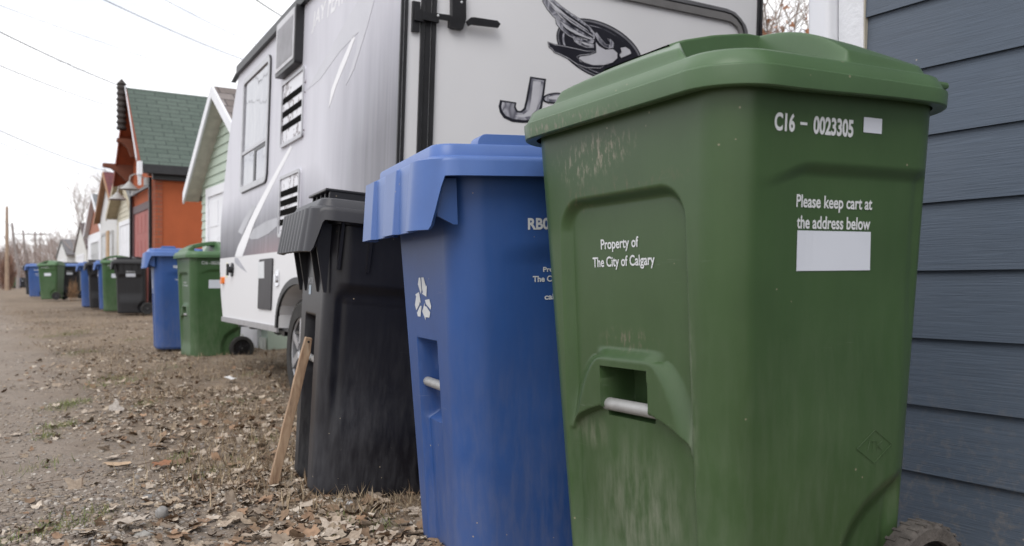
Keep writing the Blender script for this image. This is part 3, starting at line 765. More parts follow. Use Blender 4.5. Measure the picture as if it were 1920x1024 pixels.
# trims
g_ = MB(); g_.prism([(-.01, zroof-.03), (front[0][0]+.05, zroof-.03), (front[0][0]+.05, zroof+.035), (-.01, zroof+.035)], S, .0, .035)
g_.prism([(-.01, zroof+.035), (front[0][0], zroof+.035), (front[0][0], zroof+.05), (-.01, zroof+.05)], S, .005, .02)
g_.prism([(front[0][0]+.04, zroof-.02), (front[0][0]+.30, zroof-.05), (front[0][0]+.04, zroof-.0)], S, -.01, .03)
g_.build('roof_gutter', M['rubber_trim'], trailer)
g_ = MB()
for (p, q) in ((-.0, wy-.50), (wy+.50, front[-1][0])):
    g_.prism([(p, zb-.03), (q, zb-.03), (q, zb+.012), (p, zb+.012)], S, .0, .016)
split(g_.build('sill_trim', M['alu'], trailer), 'sill_trim')
g_ = MB(); 
ai = [(wy+(.50)*math.cos(R(a)), .445+.30*math.sin(R(a))**.8) for a in np.linspace(0, 180, 25)]; ao = [(wy+(.54)*math.cos(R(a)), .445+.345*math.sin(R(a))**.8) for a in np.linspace(0, 180, 25)]
for k in range(24): g_.add([S(*ai[k], .0), S(*ai[k+1], .0), S(*ao[k+1], .0), S(*ao[k], .0), S(*ai[k], .02), S(*ai[k+1], .02), S(*ao[k+1], .02), S(*ao[k], .02)], [(4,5,6,7),(0,4,7,3),(1,2,6,5),(0,1,5,4),(3,7,6,2)])
g_.build('wheel_arch', M['rubber_trim'], trailer)
g_ = MB(); g_.box((.25, wy-.5, .46), (.9, wy+.5, .82)); g_.build('wheel_well', M['dark'], trailer)
g_ = MB()
for xx in (.35, 1.80): g_.box((xx, .05, .34), (xx+.10, front[-1][0]-.5, .443))
for yy in (.1, 1.0, 2.3, 3.4, front[-1][0]-.35): g_.box((.08, yy, .38), (TW-.08, yy+.07, .43))
g_.box((.02, .1, .425), (TW-.02, front[-1][0]-.05, .444))
g_.tube([(.40, front[-1][0]-.4, .36), (TW/2, front[-1][0]+1.1, .36)], .05, 8); g_.tube([(1.88, front[-1][0]-.4, .36), (TW/2, front[-1][0]+1.1, .36)], .05, 8)
split(g_.build('chassis', M['dark'], trailer), 'chassis_beam')
def trailer_wheel(x, sgn):
    mb = MB(); w = .20; r = wr0; mb.lathe([(-w/2, r*.66), (-w/2, r*.92), (-w*.38, r), (w*.38, r), (w/2, r*.92), (w/2, r*.66)], 64)
    for k in range(64):
        mb.box((-.42*w, -r*.02, r*.985), (-.10*w, r*.02, r*1.02), 0, Matrix.Rotation(2*math.pi*k/64, 4, 'X')); mb.box((.0*w, -r*.02, r*.985), (.40*w, r*.02, r*1.02), 0, Matrix.Rotation(2*math.pi*(k+.5)/64, 4, 'X'))
    o_ = mb.build('wheel', M['rubber'], trailer, smooth=True); o_.location = (x, wy, wz)
    h = MB(); s_ = sgn; h.lathe([(-s_*w*.42, r*.62), (-s_*w*.46, r*.68), (s_*w*.3, r*.68), (s_*w*.3, r*.64)], 48)
    for k in range(6):
        Mx = Matrix.Rotation(math.pi*k/3, 4, 'X'); h.box((-abs(w)*.46 if s_ > 0 else .0, -r*.075, r*.16), (-.02 if s_ > 0 else w*.46, r*.075, r*.64), 0, Mx)
    h.lathe([(-s_*w*.40, .004), (-s_*w*.40, r*.2), (0, r*.2), (0, .004)], 24)
    h.build('rim', M['alu'], o_, smooth=True)
    d_ = MB(); d_.lathe([(0, .01), (0, r*.63), (.02, r*.63), (.02, .01)], 32); d_.build('brake_drum', M['dark'], o_)
trailer_wheel(.108, 1); trailer_wheel(TW-.108, -1)
g_ = MB(); g_.tube([(.14, wy, wz), (TW-.14, wy, wz)], .035, 12); g_.build('axle', M['dark'], trailer)
# rear face
def rbar(mb, u0, v0, u1, v1, t0, t1):
    a, b_ = rear(u0, v0), rear(u1, v1); mb.prism([(a[0], b_[1]), (b_[0], b_[1]), (b_[0], a[1]), (a[0], a[1])], Q, t0, t1)
g_ = MB()
g_.prism([(-.004, zb), (.010, zb), (.010, zroof), (-.004, zroof)], Q, 0, .012); g_.prism([(.017, zb), (.030, zb), (.030, zroof), (.017, zroof)], Q, 0, .012)
g_.prism([(TW-.036, zb), (TW-.022, zb), (TW-.022, zroof), (TW-.036, zroof)], Q, 0, .010); g_.prism([(TW-.014, zb), (TW+.003, zb), (TW+.003, zroof), (TW-.014, zroof)], Q, 0, .012)
split(g_.build('corner_trim', M['rubber_trim'], trailer), 'corner_trim')
xs0 = rear(783, 200)[0]; xs1 = rear(811, 200)[0]
g_ = MB(); g_.prism([(xs0, zb), (xs0+.018, zb), (xs0+.018, zroof), (xs0, zroof)], Q, 0, .014); g_.prism([(xs0+.024, zb), (xs1-.024, zb), (xs1-.024, zroof), (xs0+.024, zroof)], Q, 0, .006)
g_.prism([(xs1-.020, zb), (xs1, zb), (xs1, zroof), (xs1-.020, zroof)], Q, 0, .016); split(g_.build('door_seal', M['rubber_trim'], trailer), 'door_seal')
g_ = MB()
rbar(g_, 772, 3, 784, 62, 0, .018); rbar(g_, 774, 18, 790, 44, .018, .03); rbar(g_, 788, 24, 818, 46, .014, .034)
g_.prism([rear(814,28), rear(838,31), rear(847,36), rear(847,46), rear(838,42), rear(814,38)], Q, .020, .030)
g_.prism([rear(843,-14), rear(869,-14), rear(869,40), rear(863,58), rear(848,56), rear(839,52), rear(839,36), rear(843,34)], Q, .0, .032)
g_.prism([rear(868,44), rear(876,37), rear(884,37), rear(925,43), rear(931,49), rear(927,56), rear(884,51), rear(878,50), rear(872,53)], Q, .030, .044)
g_.build('door_latch', M['dark'], trailer, bevel=.003)
g_ = MB()
for (u, v) in ((816,33), (860,8)):
    p = rear(u, v); g_.tube([(p[0], -.030, p[1]), (p[0], -.036, p[1])], .006, 12)
split(g_.build('latch_rivets', M['print'], trailer, smooth=True), 'latch_rivet')
def band(o_, i_, t1, mat, name):
    mb = MB(); A = [rear(1160+x/6.857, y/6.857) for x, y in o_]; B = [rear(1160+x/6.857, y/6.857) for x, y in i_]
    for k in range(len(A)-1): mb.prism([A[k], A[k+1], B[k+1], B[k]], Q, 0, t1)
    return mb.build(name, mat, trailer)
out = [(-2600,-790),(850,0),(1380,120),(1480,165),(1560,250),(1615,330),(1640,400),(1648,470),(1650,2300)]
k1 = [(-2600,-740),(540,-15),(1340,150),(1440,180),(1520,240),(1575,320),(1600,400),(1610,470),(1612,2300)]
k2 = [(-2600,-715),(600,20),(1330,172),(1420,200),(1490,260),(1545,335),(1572,405),(1582,470),(1584,2300)]
inn = [(-2600,-610),(60,0),(1300,258),(1400,280),(1450,305),(1500,350),(1530,410),(1545,470),(1547,2300)]
band(out, k1, .012, simple('door_frame_grey', (.13,.13,.14,1), .35), 'door_frame')
band(k1, k2, .006, M['dark'], 'door_gap'); band(k2, inn, .016, simple('door_frame_brushed', (.17,.165,.165,1), .4, .2, 4), 'door_frame')
# bird emblem and initial, printed metal look
Z = lambda x, y: rear(900+x/4.266, y/4.266)
t = NT('chrome_print'); n = t.noise(t.coord('Object', (3.2, 1, 1.6)), 3.2, 1, .4, 1.2)
t.col(t.ramp(n, [(.30, (.03,.03,.045,1)), (.45, (.16,.16,.19,1)), (.55, (.42,.42,.47,1)), (.63, (.12,.12,.15,1)), (.75, (.5,.5,.55,1))])); t.rough(.35); M['chrome_print'] = t.m
M['ink'] = simple('emblem_ink', (.016,.016,.024,1), .35, .2); M['pale_print'] = simple('emblem_pale', (.52,.52,.56,1), .35, .12, 6); M['mid_print'] = simple('emblem_mid', (.16,.16,.18,1), .35, .3, 9)
em = MB()
def ell(cx_, cy_, a, b_, rot, n=48): return [(cx_+a*math.cos(q)*math.cos(R(rot))-b_*math.sin(q)*math.sin(R(rot)), cy_+a*math.cos(q)*math.sin(R(rot))+b_*math.sin(q)*math.cos(R(rot))) for q in np.linspace(0, 2*math.pi, n, endpoint=False)]
layer = [0]
def pr(poly, m):
    layer[0] += 1; t_ = .0012+.00012*layer[0]; em.prism([Z(*p) for p in poly], Q, .0005, t_, m)
def outline(poly, m_out, m_in, k=8):
    # an outlined shape: grown dark copy, pale line, then fill
    c_ = np.mean(poly, 0); P = np.array(poly, dtype=float); n = len(P)
    def off(d):
        o_ = []
        area = sum(P[i][0]*P[(i+1) % n][1]-P[(i+1) % n][0]*P[i][1] for i in range(n)); sg = 1 if area > 0 else -1
        for i in range(n):
            e1 = P[i]-P[i-1]; e2 = P[(i+1) % n]-P[i]; n1 = np.array([e1[1], -e1[0]])/(np.hypot(*e1)+1e-9); n2 = np.array([e2[1], -e2[0]])/(np.hypot(*e2)+1e-9)
            b_ = n1+n2; b_ = b_/(np.hypot(*b_)+1e-6); o_.append(tuple(P[i]+sg*b_*d))
        return o_
    pr(off(k), 0); pr(off(k*.45), m_out); pr([tuple(p) for p in P], m_in)
pr(ell(955,400,372,212,27), 0); pr(ell(955,400,362,202,27), 3); pr(ell(953,402,352,190,27), 0); pr(ell(950,404,318,170,27), 1); pr(ell(958,406,312,166,27), 0)
outline([(500,-60),(545,-30),(640,50),(720,110),(800,160),(870,215),(915,270),(912,310),(880,315),(820,290),(760,250),(700,205),(640,165),(590,130),(540,70),(505,10)], 2, 1)
outline([(604,150),(650,180),(720,225),(800,275),(880,312),(908,325),(900,345),(850,345),(780,318),(710,285),(650,235),(615,190)], 2, 1)
outline([(745,308),(800,335),(860,352),(905,360),(905,380),(850,378),(790,355),(755,330)], 2, 1)
outline([(545,340),(600,362),(680,375),(760,392),(850,412),(925,410),(880,432),(800,440),(770,455),(800,495),(880,520),(985,530),(960,545),(850,540),(770,510),(700,462),(640,432),(595,415),(578,390),(555,375)], 2, 0)
outline([(925,340),(950,372),(1000,400),(1060,395),(1095,425),(1095,465),(1060,500),(985,522),(900,522),(830,500),(785,468),(800,455),(870,445),(928,425)], 0, 2)
outline([(915,275),(945,330),(985,370),(1030,388),(1062,380),(1065,345),(1040,318),(1015,312),(1040,335),(1038,362),(1005,360),(965,315),(930,262)], 2, 1, 5)
outline([(1120,385),(1160,378),(1195,400),(1205,430),(1160,450),(1125,465),(1112,440),(1130,420)], 0, 2, 6)
for pl in ([(520,-20),(620,60),(760,150),(890,255),(880,262),(740,170),(610,85)], [(560,40),(650,120),(800,225),(900,290),(890,298),(780,230),(640,140)], [(640,175),(720,232),(850,295),(893,312),(880,318),(800,290),(700,240)], [(650,195),(740,262),(860,320),(850,326),(740,282)], [(775,322),(850,352),(900,364),(890,370),(840,362)]):
    pr(pl, 2)
for pl in ([(560,10),(700,110),(860,225),(900,275),(894,278),(850,236),(690,125)], [(600,85),(720,180),(850,262),(905,300),(898,303),(830,262),(700,182)], [(660,215),(760,275),(880,318),(870,324),(750,288)]):
    pr(pl, 0)
em.build('bird_emblem', [M['ink'], M['chrome_print'], M['pale_print'], M['mid_print']], trailer)
em = MB(); layer[0] = 0
J = [(400,613),(528,632),(512,760),(492,880),(470,950),(420,980),(340,984),(255,975),(190,945),(158,900),(148,850),(160,800),(290,820),(284,855),(300,886),(325,888),(350,865),(366,800),(382,710)]
J2 = [(412,628),(512,645),(495,760),(476,870),(455,930),(410,958),(340,962),(262,952),(205,925),(176,885),(170,850),(177,817),(276,830),(270,862),(290,900),(328,905),(366,875),(384,800),(398,710)]
pr(J, 0); pr(J2, 1)
pr([(425,650),(485,655),(470,780),(450,880),(400,930),(330,940),(280,925),(350,915),(395,880),(408,800)], 2)
pr(ell(600,786,104,44,-4), 0); pr(ell(602,786,90,32,-4), 1); pr(ell(610,780,66,16,-4), 2)
em.build('initial_emblem', [M['ink'], M['chrome_print'], M['pale_print'], M['mid_print']], trailer)
g_ = MB(); g_.box((0, 0, zroof), (TW, front[0][0]-.05, zroof+.06)); g_.box((.55, 1.3, zroof+.06), (1.25, 2.1, zroof+.32)); g_.build('roof', M['rv_white'], trailer, bevel=.03)
g_ = MB(); g_.box((.15, -.12, .36), (TW-.15, -.02, .46)); g_.build('bumper', M['dark'], trailer, bevel=.008)

# ------------------------------------------------------------------ buildings (local x runs away from the alley, local y along it)
YAW = math.atan2(AN[1], AN[0])
def bld(a, c_, label, name='garage', cat='garage', z=None, group=None):
    p = AD*a+AN*c_; return empty(name, (p[0], p[1], float(gz(p[0], p[1])) if z is None else z), YAW, label, cat, group)
def woodgrain(name, c, sc_=(.9, .9, 26)):
    t = NT(name); v = t.coord('Object', sc_)
    bid = t.math('MULTIPLY', t.math('FLOOR', t.math('DIVIDE', t.math('SUBTRACT', t.sep(t.coord())[2], 1.270-.178*20), .178)), 3.7)
    ad = t.new('ShaderNodeVectorMath', operation='ADD'); cbn = t.new('ShaderNodeCombineXYZ'); t.l.new(bid, cbn.inputs[1]); t.l.new(v, ad.inputs[0]); t.l.new(cbn.outputs[0], ad.inputs[1])
    n = t.noise(ad.outputs[0], 7.5, 4, .6, .5); big = t.noise(t.coord(), .8, 4)
    cc_ = t.ramp(n, [(.3, tuple(q*.86 for q in c[:3])+(1,)), (.7, tuple(q*1.12 for q in c[:3])+(1,))])
    cc_ = t.mix(t.val(big, .4, .7, 0, .15), cc_, (.2,.2,.2,1))
    vo = t.new('ShaderNodeTexVoronoi'); vo.inputs['Scale'].default_value = 9; t.l.new(t.coord(), vo.inputs['Vector'])
    cc_ = t.mix(t.math('LESS_THAN', vo.outputs['Distance'], .022), cc_, (.30,.27,.25,1))
    spl = t.math('MULTIPLY', t.val(t.sep(t.coord())[2], .55, .0), t.val(t.noise(t.coord(), 38, 5, .7), .5, .68)); cc_ = t.mix(t.math('MULTIPLY', spl, .5), cc_, (.22,.19,.16,1))
    mk = t.math('MULTIPLY', t.val(t.noise(t.coord('Object', (1, 1, .5)), 6, 2), .74, .78), t.val(t.noise(t.coord(), 60, 3), .45, .6)); cc_ = t.mix(t.math('MULTIPLY', mk, .5), cc_, (.4,.42,.46,1))
    t.col(cc_); t.rough(.55); t.bump(n, .32, .004); return t.m
W = bld(-3.0, 2.142, 'garage wall of slate grey lap siding with white corner board behind the nearest bin', z=0)
L_ = 3.0+1.48
mb = MB(); e0 = 1.270; k0 = -8
for k in range(-8, 9):
    zt = e0-.178*k; zb_ = zt-.178
    if zt < -.05 or zt > 2.7: continue
    # lapped board: bottom edge proud of the board below
    Vb = []
    nseg = 14
    for q in range(nseg+1):
        y = L_*q/nseg
        Vb += [(-.016, y, zb_), (-.0045, y, zt+.004), (.01, y, zt+.004), (.01, y, zb_+.0015), (-.0155, y, zb_+.0012)]
    Fb = [(q*5+j, q*5+(j+1) % 5, (q+1)*5+(j+1) % 5, (q+1)*5+j) for q in range(nseg) for j in range(5)] + [(0,1,2,3,4), tuple(nseg*5+j for j in (4,3,2,1,0))]
    mb.add(Vb, Fb)
mb.build('siding', woodgrain('slate_siding', (.072,.096,.133,1)), W)
M['stucco_white'] = simple('textured_white_trim', (.70,.71,.74,1), .6, .05, 8, bump=.7)
M['gloss_white'] = simple('painted_white', (.70,.71,.75,1), .35, .03, 3)
mb = MB(); mb.box((-.022, L_+.004, -.1), (.02, L_+.085, 2.6)); mb.build('corner_board', M['stucco_white'], W, bevel=.003)
mb = MB(); mb.box((-.019, L_+.0, -.1), (.02, L_+.0035, 2.6)); mb.build('caulk_joint', simple('beige_caulk', (.40,.37,.30,1)), W)
mb = MB(); mb.prism(rpoly(L_+.088, L_+.165, -.06, .012, .016), lambda a, b_, t_: (b_, a, t_), -.05, 2.45); mb.build('downspout', M['gloss_white'], W, smooth=True)
mb = MB(); mb.box((.0105, -.2, -.1), (5.8, L_+.08, 2.62)); mb.build('wall', simple('slate_render', (.08,.095,.12,1), .8), W)
mb = MB(); mb.add([(-.45,-.5,2.62),(-.45,L_+.45,2.62),(2.9,L_+.45,4.0),(2.9,-.5,4.0),(6.2,-.5,2.62),(6.2,L_+.45,2.62),(-.45,-.5,2.5),(-.45,L_+.45,2.5),(6.2,-.5,2.5),(6.2,L_+.45,2.5)], [(0,1,2,3),(3,2,5,4),(0,3,4,8,6),(1,7,9,5,2),(6,7,1,0),(8,4,5,9),(6,8,9,7)])
mb.build('roof', simple('grey_shingles', (.10,.10,.11,1), .9, .3, 14), W)

def shingles(name, c1, c2, cm, bw=.34, rh=.14, tex='z'):
    t = NT(name); v = t.coord('Object'); X_, Y_, Z_ = t.sep(v)
    cb = t.new('ShaderNodeCombineXYZ'); t.l.new(X_, cb.inputs[0]); t.l.new(t.math('MULTIPLY', Z_, 1.35), cb.inputs[1])
    br = t.new('ShaderNodeTexBrick'); br.offset = .5; t.l.new(cb.outputs[0], br.inputs['Vector']); br.inputs['Scale'].default_value = 1
    br.inputs['Color1'].default_value = c1; br.inputs['Color2'].default_value = c2; br.inputs['Mortar'].default_value = cm
    br.inputs['Brick Width'].default_value = bw; br.inputs['Row Height'].default_value = rh; br.inputs['Mortar Size'].default_value = .010; br.inputs['Mortar Smooth'].default_value = .3
    t.col(t.mix(t.val(t.noise(v, 18, 3), .3, .7, 0, .3), br.outputs['Color'], cm)); t.rough(.9); return t.m
def gable(W, w, dep, ze, zr, ov, fo, m_wall, m_roof, m_trim, yr=None, th=.09, lap=None, soffit=None):
    # w along the alley, gable towards the alley; roof overhangs: ov at the eaves, fo in front
    yr = w/2 if yr is None else yr; sl = (zr-ze)/(yr+ov)
    zw = ze+sl*ov-.0
    mb = MB(); mb.prism([(0, -.3), (w, -.3), (w, zw-.02), (yr, zr-.06), (0, zw-.02)], lambda a, b_, t_: (t_, a, b_), 0, dep); mb.build('wall', m_wall, W)
    for sgn in (-1, 1):
        ye = yr+sgn*(yr+ov) if sgn < 0 else yr+(w-yr+ov)
        mb = MB(); mb.prism([(ye, ze), (yr, zr), (yr, zr-th), (ye, ze-th)], lambda a, b_, t_: (t_, a, b_), -fo+.004, dep+.2); mb.build('roof', m_roof, W)
        mb = MB(); mb.prism([(ye, ze+.012), (yr, zr+.012), (yr, zr-th-.05), (ye, ze-th-.05)], lambda a, b_, t_: (t_, a, b_), -fo-.025, -fo); mb.build('fascia', m_trim, W)
        mb = MB(); mb.prism([(ye, ze-th-.002), (yr, zr-th-.002), (yr, zr-th-.012), (ye, ze-th-.012)], lambda a, b_, t_: (t_, a, b_), -fo+.001, -.002); mb.build('soffit', soffit or m_trim, W)
    if lap:
        mb = MB(); z = .25
        while z < zr-.1:
            z2 = min(z+lap, zr-.07); 
            def half(zz):
                if zz < zw: return 0, w
                k = (zr-.06-zz)/(zr-.06-zw); k = max(k, 0); return yr-yr*k, yr+(w-yr)*k
            (a0, a1), (c0, c1) = half(z), half(z2)
            mb.add([(-.018, a0, z), (-.018, a1, z), (-.003, c1, z2), (-.003, c0, z2), (0, a0, z), (0, a1, z)], [(0,1,2,3),(4,5,1,0)]); z = z2
        mb.build('siding', m_wall, W)
def door(W, y0, y1, h, m_door, m_frame, fw=.12, rows=4, z0=0.):
    mb = MB(); mb.box((-.05, y0-fw, z0), (-.02+.02, y0, h+fw)); mb.box((-.05, y1, z0), (0, y1+fw, h+fw)); mb.box((-.05, y0, h), (0, y1, h+fw)); f_ = mb.build('door_frame', m_frame, W)
    mb = MB(); mb.box((-.03, y0, z0), (-.021, y1, h))
    for r_ in range(rows):
        for c__ in range(4):
            a = y0+(y1-y0)*(c__+.1)/4; b_ = y0+(y1-y0)*(c__+.9)/4; zz0 = z0+(h-z0)*(r_+.15)/rows; zz1 = z0+(h-z0)*(r_+.85)/rows
            mb.box((-.036, a, zz0), (-.0305, b_, zz1))
    mb.build('door', m_door, W)
W = bld(9.35, 2.80, 'pale green garage with lap siding and a brown shingled gable behind the trailer', z=-.05)
pg = simple('pale_green_paint', (.42,.50,.42,1), .6, .05, 4)
gable(W, 3.05, 5.5, 2.02, 3.22, .22, .20, pg, shingles('brown_shingles', (.11,.085,.075,1), (.30,.27,.26,1), (.05,.04,.04,1), .30, .15), M['gloss_white'], yr=1.62, lap=.115, soffit=simple('cream_soffit', (.52,.50,.44,1), .6))
door(W, .35, 2.55, 1.92, M['gloss_white'], M['gloss_white'])
mb = MB(); mb.box((-.03, -.01, -.2), (-.019, 3.06, .16)); mb.build('skirting', simple('chipped_white_board', (.55,.57,.52,1), .8, .3, 6), W)

W = bld(18.0, 3.2, 'rust orange garage with steep green shingled roof and black carved ridge post', z=.1)
orange = simple('orange_stucco', (.36,.085,.028,1), .85, .08, 3, bump=.2)
gsh = shingles('green_shingles', (.076,.103,.087,1), (.100,.130,.111,1), (.03,.042,.036,1), .42, .135)
gable(W, 3.1, 5.5, 2.94, 4.75, .22, .34, orange, gsh, simple('orange_fascia', (.22,.05,.02,1), .7), soffit=simple('dark_orange_soffit', (.25,.06,.022,1), .8))
mb = MB(); mb.box((-.3, -.26, 2.76), (5.6, -.16, 2.93)); mb.box((-.10, -.10, 2.66), (5.5, -.002, 2.80)); split(mb.build('gutter', M['rubber_trim'], W), 'gutter')
t = NT('orange_brick'); v = t.coord('Object'); X_, Y_, Z_ = t.sep(v); cb = t.new('ShaderNodeCombineXYZ'); t.l.new(t.math('ADD', X_, Y_), cb.inputs[0]); t.l.new(Z_, cb.inputs[1])
br = t.new('ShaderNodeTexBrick'); t.l.new(cb.outputs[0], br.inputs['Vector']); br.inputs['Scale'].default_value = 1; br.inputs['Brick Width'].default_value = .22; br.inputs['Row Height'].default_value = .075
br.inputs['Mortar Size'].default_value = .008; br.inputs['Color1'].default_value = (.33,.085,.035,1); br.inputs['Color2'].default_value = (.26,.06,.03,1); br.inputs['Mortar'].default_value = (.18,.09,.06,1)
t.col(br.outputs['Color']); t.rough(.9)
mb = MB(); mb.box((-.045, -.02, 0), (.09, .30, 2.66)); mb.build('brick_pier', t.m, W); 
mb = MB(); mb.box((-.045, 2.80, 0), (.30, 3.12, 2.66)); mb.build('brick_pier', t.m, W)
door(W, .62, 2.5, 2.15, simple('dusty_red_door', (.36,.10,.085,1), .6, .08), simple('maroon_frame', (.06,.015,.018,1), .5), fw=.16, rows=4)
mb = MB(); mb.box((-.10, .34, 0), (-.046, .40, 2.75)); mb.box((-.10, 2.70, 0), (-.046, 2.76, 2.75)); mb.box((-.10, .34, 2.56), (-.046, 2.76, 2.62)); split(mb.build('door_hardware', M['dark'], W), 'door_rail')
m_br = simple('dark_timber', (.16,.055,.03,1), .7)
for (yy, zz, ln_) in ((.2, 3.15, .34), (1.55, 4.18, .28), (2.3, 3.78, .42), (2.95, 3.30, .62)):
    mb = MB(); mb.prism([(0, zz), (-ln_, zz), (-ln_, zz-.08), (-ln_*.75, zz-.10), (-ln_*.5, zz-.20), (-.14, zz-.38), (0, zz-.40)], lambda a, b_, t_: (a, t_, b_), yy-.07, yy+.07); mb.build('bracket', m_br, W)
mb = MB(); prf = []
zz = 4.0
Vv = []; 
for k in range(46):
    z = 3.85+1.08*k/45; r_ = .092+.014*math.sin(k*1.25) if k < 40 else .10-.02*(k-40)
    for q in range(12): Vv.append((-.43+r_*math.cos(q*math.pi/6), 1.55+r_*math.sin(q*math.pi/6), z))
mb.add(Vv, [(k*12+q, k*12+(q+1) % 12, (k+1)*12+(q+1) % 12, (k+1)*12+q) for k in range(45) for q in range(12)] + [tuple(45*12+q for q in range(12))])
mb.build('ridge_post', simple('charred_timber', (.035,.028,.026,1), .8, .3), W, smooth=True)
mb = MB(); mb.box((-.40, -.27, 2.72), (-.32, -.12, 2.98)); mb.prism([(-.24, 2.72), (-.16, 2.72), (-.20, 2.52)], lambda a, b_, t_: (t_, a, b_), -.39, -.33); split(mb.build('eave_drop', M['gloss_white'], W))
mb = MB(); mb.prism([(1.3, 4.52), (1.55, 4.78), (1.49, 4.78), (.05, 3.10), (.05, 3.02)], lambda a, b_, t_: (t_, a, b_), -.385, -.37); mb.build('rake_trim', M['gloss_white'], W)
def lamp(a, c_, z, label):
    p = AD*a+AN*c_; e = empty('wall_lamp', (p[0], p[1], z), YAW, label, 'lamp', 'barn lamps over the red garage door')
    mb = MB(); pts = [(.18, 0, .18), (.0, 0, .30), (-.10, 0, .32), (-.18, 0, .27), (-.20, 0, .16)]; mb.tube(pts, .014, 8); mb.build('arm', M['steel'], e, smooth=True)
    mb = MB(); prof_ = [(.16, .03), (.13, .05), (.08, .10), (.02, .17), (.0, .19), (-.004, .185)]
    Vv = [(-.20+r_*math.cos(k*math.pi/12), r_*math.sin(k*math.pi/12), z_) for z_, r_ in prof_ for k in range(24)]
    mb.add(Vv, [(q*24+k, q*24+(k+1) % 24, (q+1)*24+(k+1) % 24, (q+1)*24+k) for q in range(5) for k in range(24)]+[tuple(range(24))]); mb.build('shade', simple('lamp_grey', (.35,.35,.34,1), .4), e, smooth=True)
    mb = MB(); mb.tube([(.14, 0, .10), (.14, 0, .26)], .07, 14); mb.build('mount', M['steel'], e, smooth=True)
lamp(18.75, 3.0, 2.62, 'grey barn lamp nearest the brick corner of the orange garage'); lamp(20.35, 3.0, 2.55, 'grey barn lamp at the far side of the red garage door')

W = bld(22.2, 3.55, 'cream garage with white siding just past the orange garage', z=.15)
gable(W, 3.6, 5.5, 2.45, 3.55, .2, .25, simple('cream_siding', (.55,.52,.42,1), .6, .05), shingles('grey_shingles_far', (.15,.15,.15,1), (.22,.22,.22,1), (.06,.06,.06,1)), simple('tan_trim', (.42,.36,.25,1)), lap=.13)
door(W, .5, 2.9, 2.1, M['gloss_white'], M['gloss_white'])
W = bld(26.6, 3.65, 'white stucco garage with maroon roof and brown fascia', z=.2)
gable(W, 3.6, 6, 2.55, 3.9, .25, .14, simple('white_stucco', (.62,.62,.62,1), .8, .04, bump=.3), shingles('maroon_shingles', (.16,.045,.05,1), (.12,.035,.04,1), (.05,.02,.02,1)), simple('brown_fascia', (.30,.15,.07,1)))
door(W, .7, 2.9, 2.0, simple('grey_white_door', (.55,.56,.57,1)), simple('grey_frame', (.40,.40,.40,1)), fw=.08)
mb = MB(); mb.box((-.30, -.45, 0), (-.26, -.02, 2.0)); mb.build('side_board', simple('tan_plywood', (.45,.30,.17,1)), W)
W = bld(32.0, 4.0, 'white garage with grey roof, rusty gable end and dark window', z=.22)
gable(W, 4.4, 7, 2.35, 3.75, .3, .15, simple('rust_gable', (.36,.15,.10,1), .8), shingles('slate_shingles', (.20,.21,.22,1), (.15,.16,.17,1), (.07,.07,.07,1)), M['gloss_white'])
mb = MB(); mb.box((-.03, -.04, -.3), (.2, 4.44, 2.34)); mb.box((-.02, -.05, -.3), (7.0, -.005, 2.34)); mb.build('white_cladding', M['gloss_white'], W)
mb = MB(); mb.box((.5, -.08, .6), (1.5, -.052, 2.1)); mb.build('window', simple('dark_pane', (.05,.06,.07,1), .1), W)
door(W, 1.2, 3.4, 2.0, simple('pale_door', (.50,.51,.52,1)), M['gloss_white'], fw=.08)
W = bld(41.8, 4.5, 'off white garage with dark brown roof beyond the grey roofed garage', z=.25)
gable(W, 4.6, 7, 2.1, 3.3, .3, .03, simple('off_white_wall', (.6,.6,.58,1)), simple('brown_roof', (.085,.065,.065,1), .9, .2, 9), simple('brown_trim', (.12,.09,.08,1)))
door(W, 1.0, 3.6, 1.7, M['gloss_white'], M['gloss_white'])
W = bld(55.5, 4.95, 'low white garage with grey roof farthest down the row', z=.25)
gable(W, 6.2, 8, 2.2, 3.2, .4, .03, simple('far_white_wall', (.62,.63,.63,1)), simple('grey_roof', (.13,.125,.13,1), .9, .2, 9), simple('dark_trim_far', (.10,.10,.10,1)))
door(W, 1.2, 4.6, 1.8, M['gloss_white'], M['gloss_white'])

# ------------------------------------------------------------------ poles and wires
wood = simple('pole_wood', (.30,.22,.16,1), .9, .2, 6); wood2 = simple('grey_pole_wood', (.24,.21,.20,1), .9, .2, 6)
for (u, v0, Y, r_, m_, cross, lab) in ((13, 387, 62, .12, wood, 0, 'tall brown utility pole nearest the camera at the left edge'), (33, 418, 84, .14, wood2, 0, 'slim crooked grey utility pole second from the left'),
        (52, 432, 100, .13, wood2, 1, 'grey utility pole with one crossarm right of the crooked pole'), (66, 434, 120, .16, wood2, 2, 'thick grey pole with two crossarms'), (76, 446, 150, .14, wood2, 1, 'farthest small utility pole with crossarm')):
    P = px(u, HY, Y); base = float(gz(P.x, P.y)); top = CZ+(HY-v0)/F*Y; e = empty('utility_pole', (P.x, P.y, base), 0, lab, 'utility pole')
    mb = MB(); kink = .35 if 'crooked' in lab else 0; H_ = top-base
    mb.tube([(0,0,-.5), (kink*.2,0,H_*.3), (-kink,0,H_*.7), (-kink*1.6,0,H_)], [r_*1.3, r_*1.1, r_*.9, r_*.75], 10); mb.build('pole', m_, e, smooth=True)
    for k in range(cross):
        mb = MB(); zc = H_-.5-1.6*k; mb.box((-1.9, -.05, zc), (2.3, .05, zc+.10)); cr = mb.build('crossarm', m_, e)
        mb = MB()
        for xx in (-1.7, -1.0, .9, 2.0): mb.tube([(xx, 0, zc+.16), (xx, 0, zc+.36)], .06, 8)
        split(mb.build('insulators', M['steel'], cr), 'insulator')
wm = simple('wire', (.13,.13,.13,1), .9)
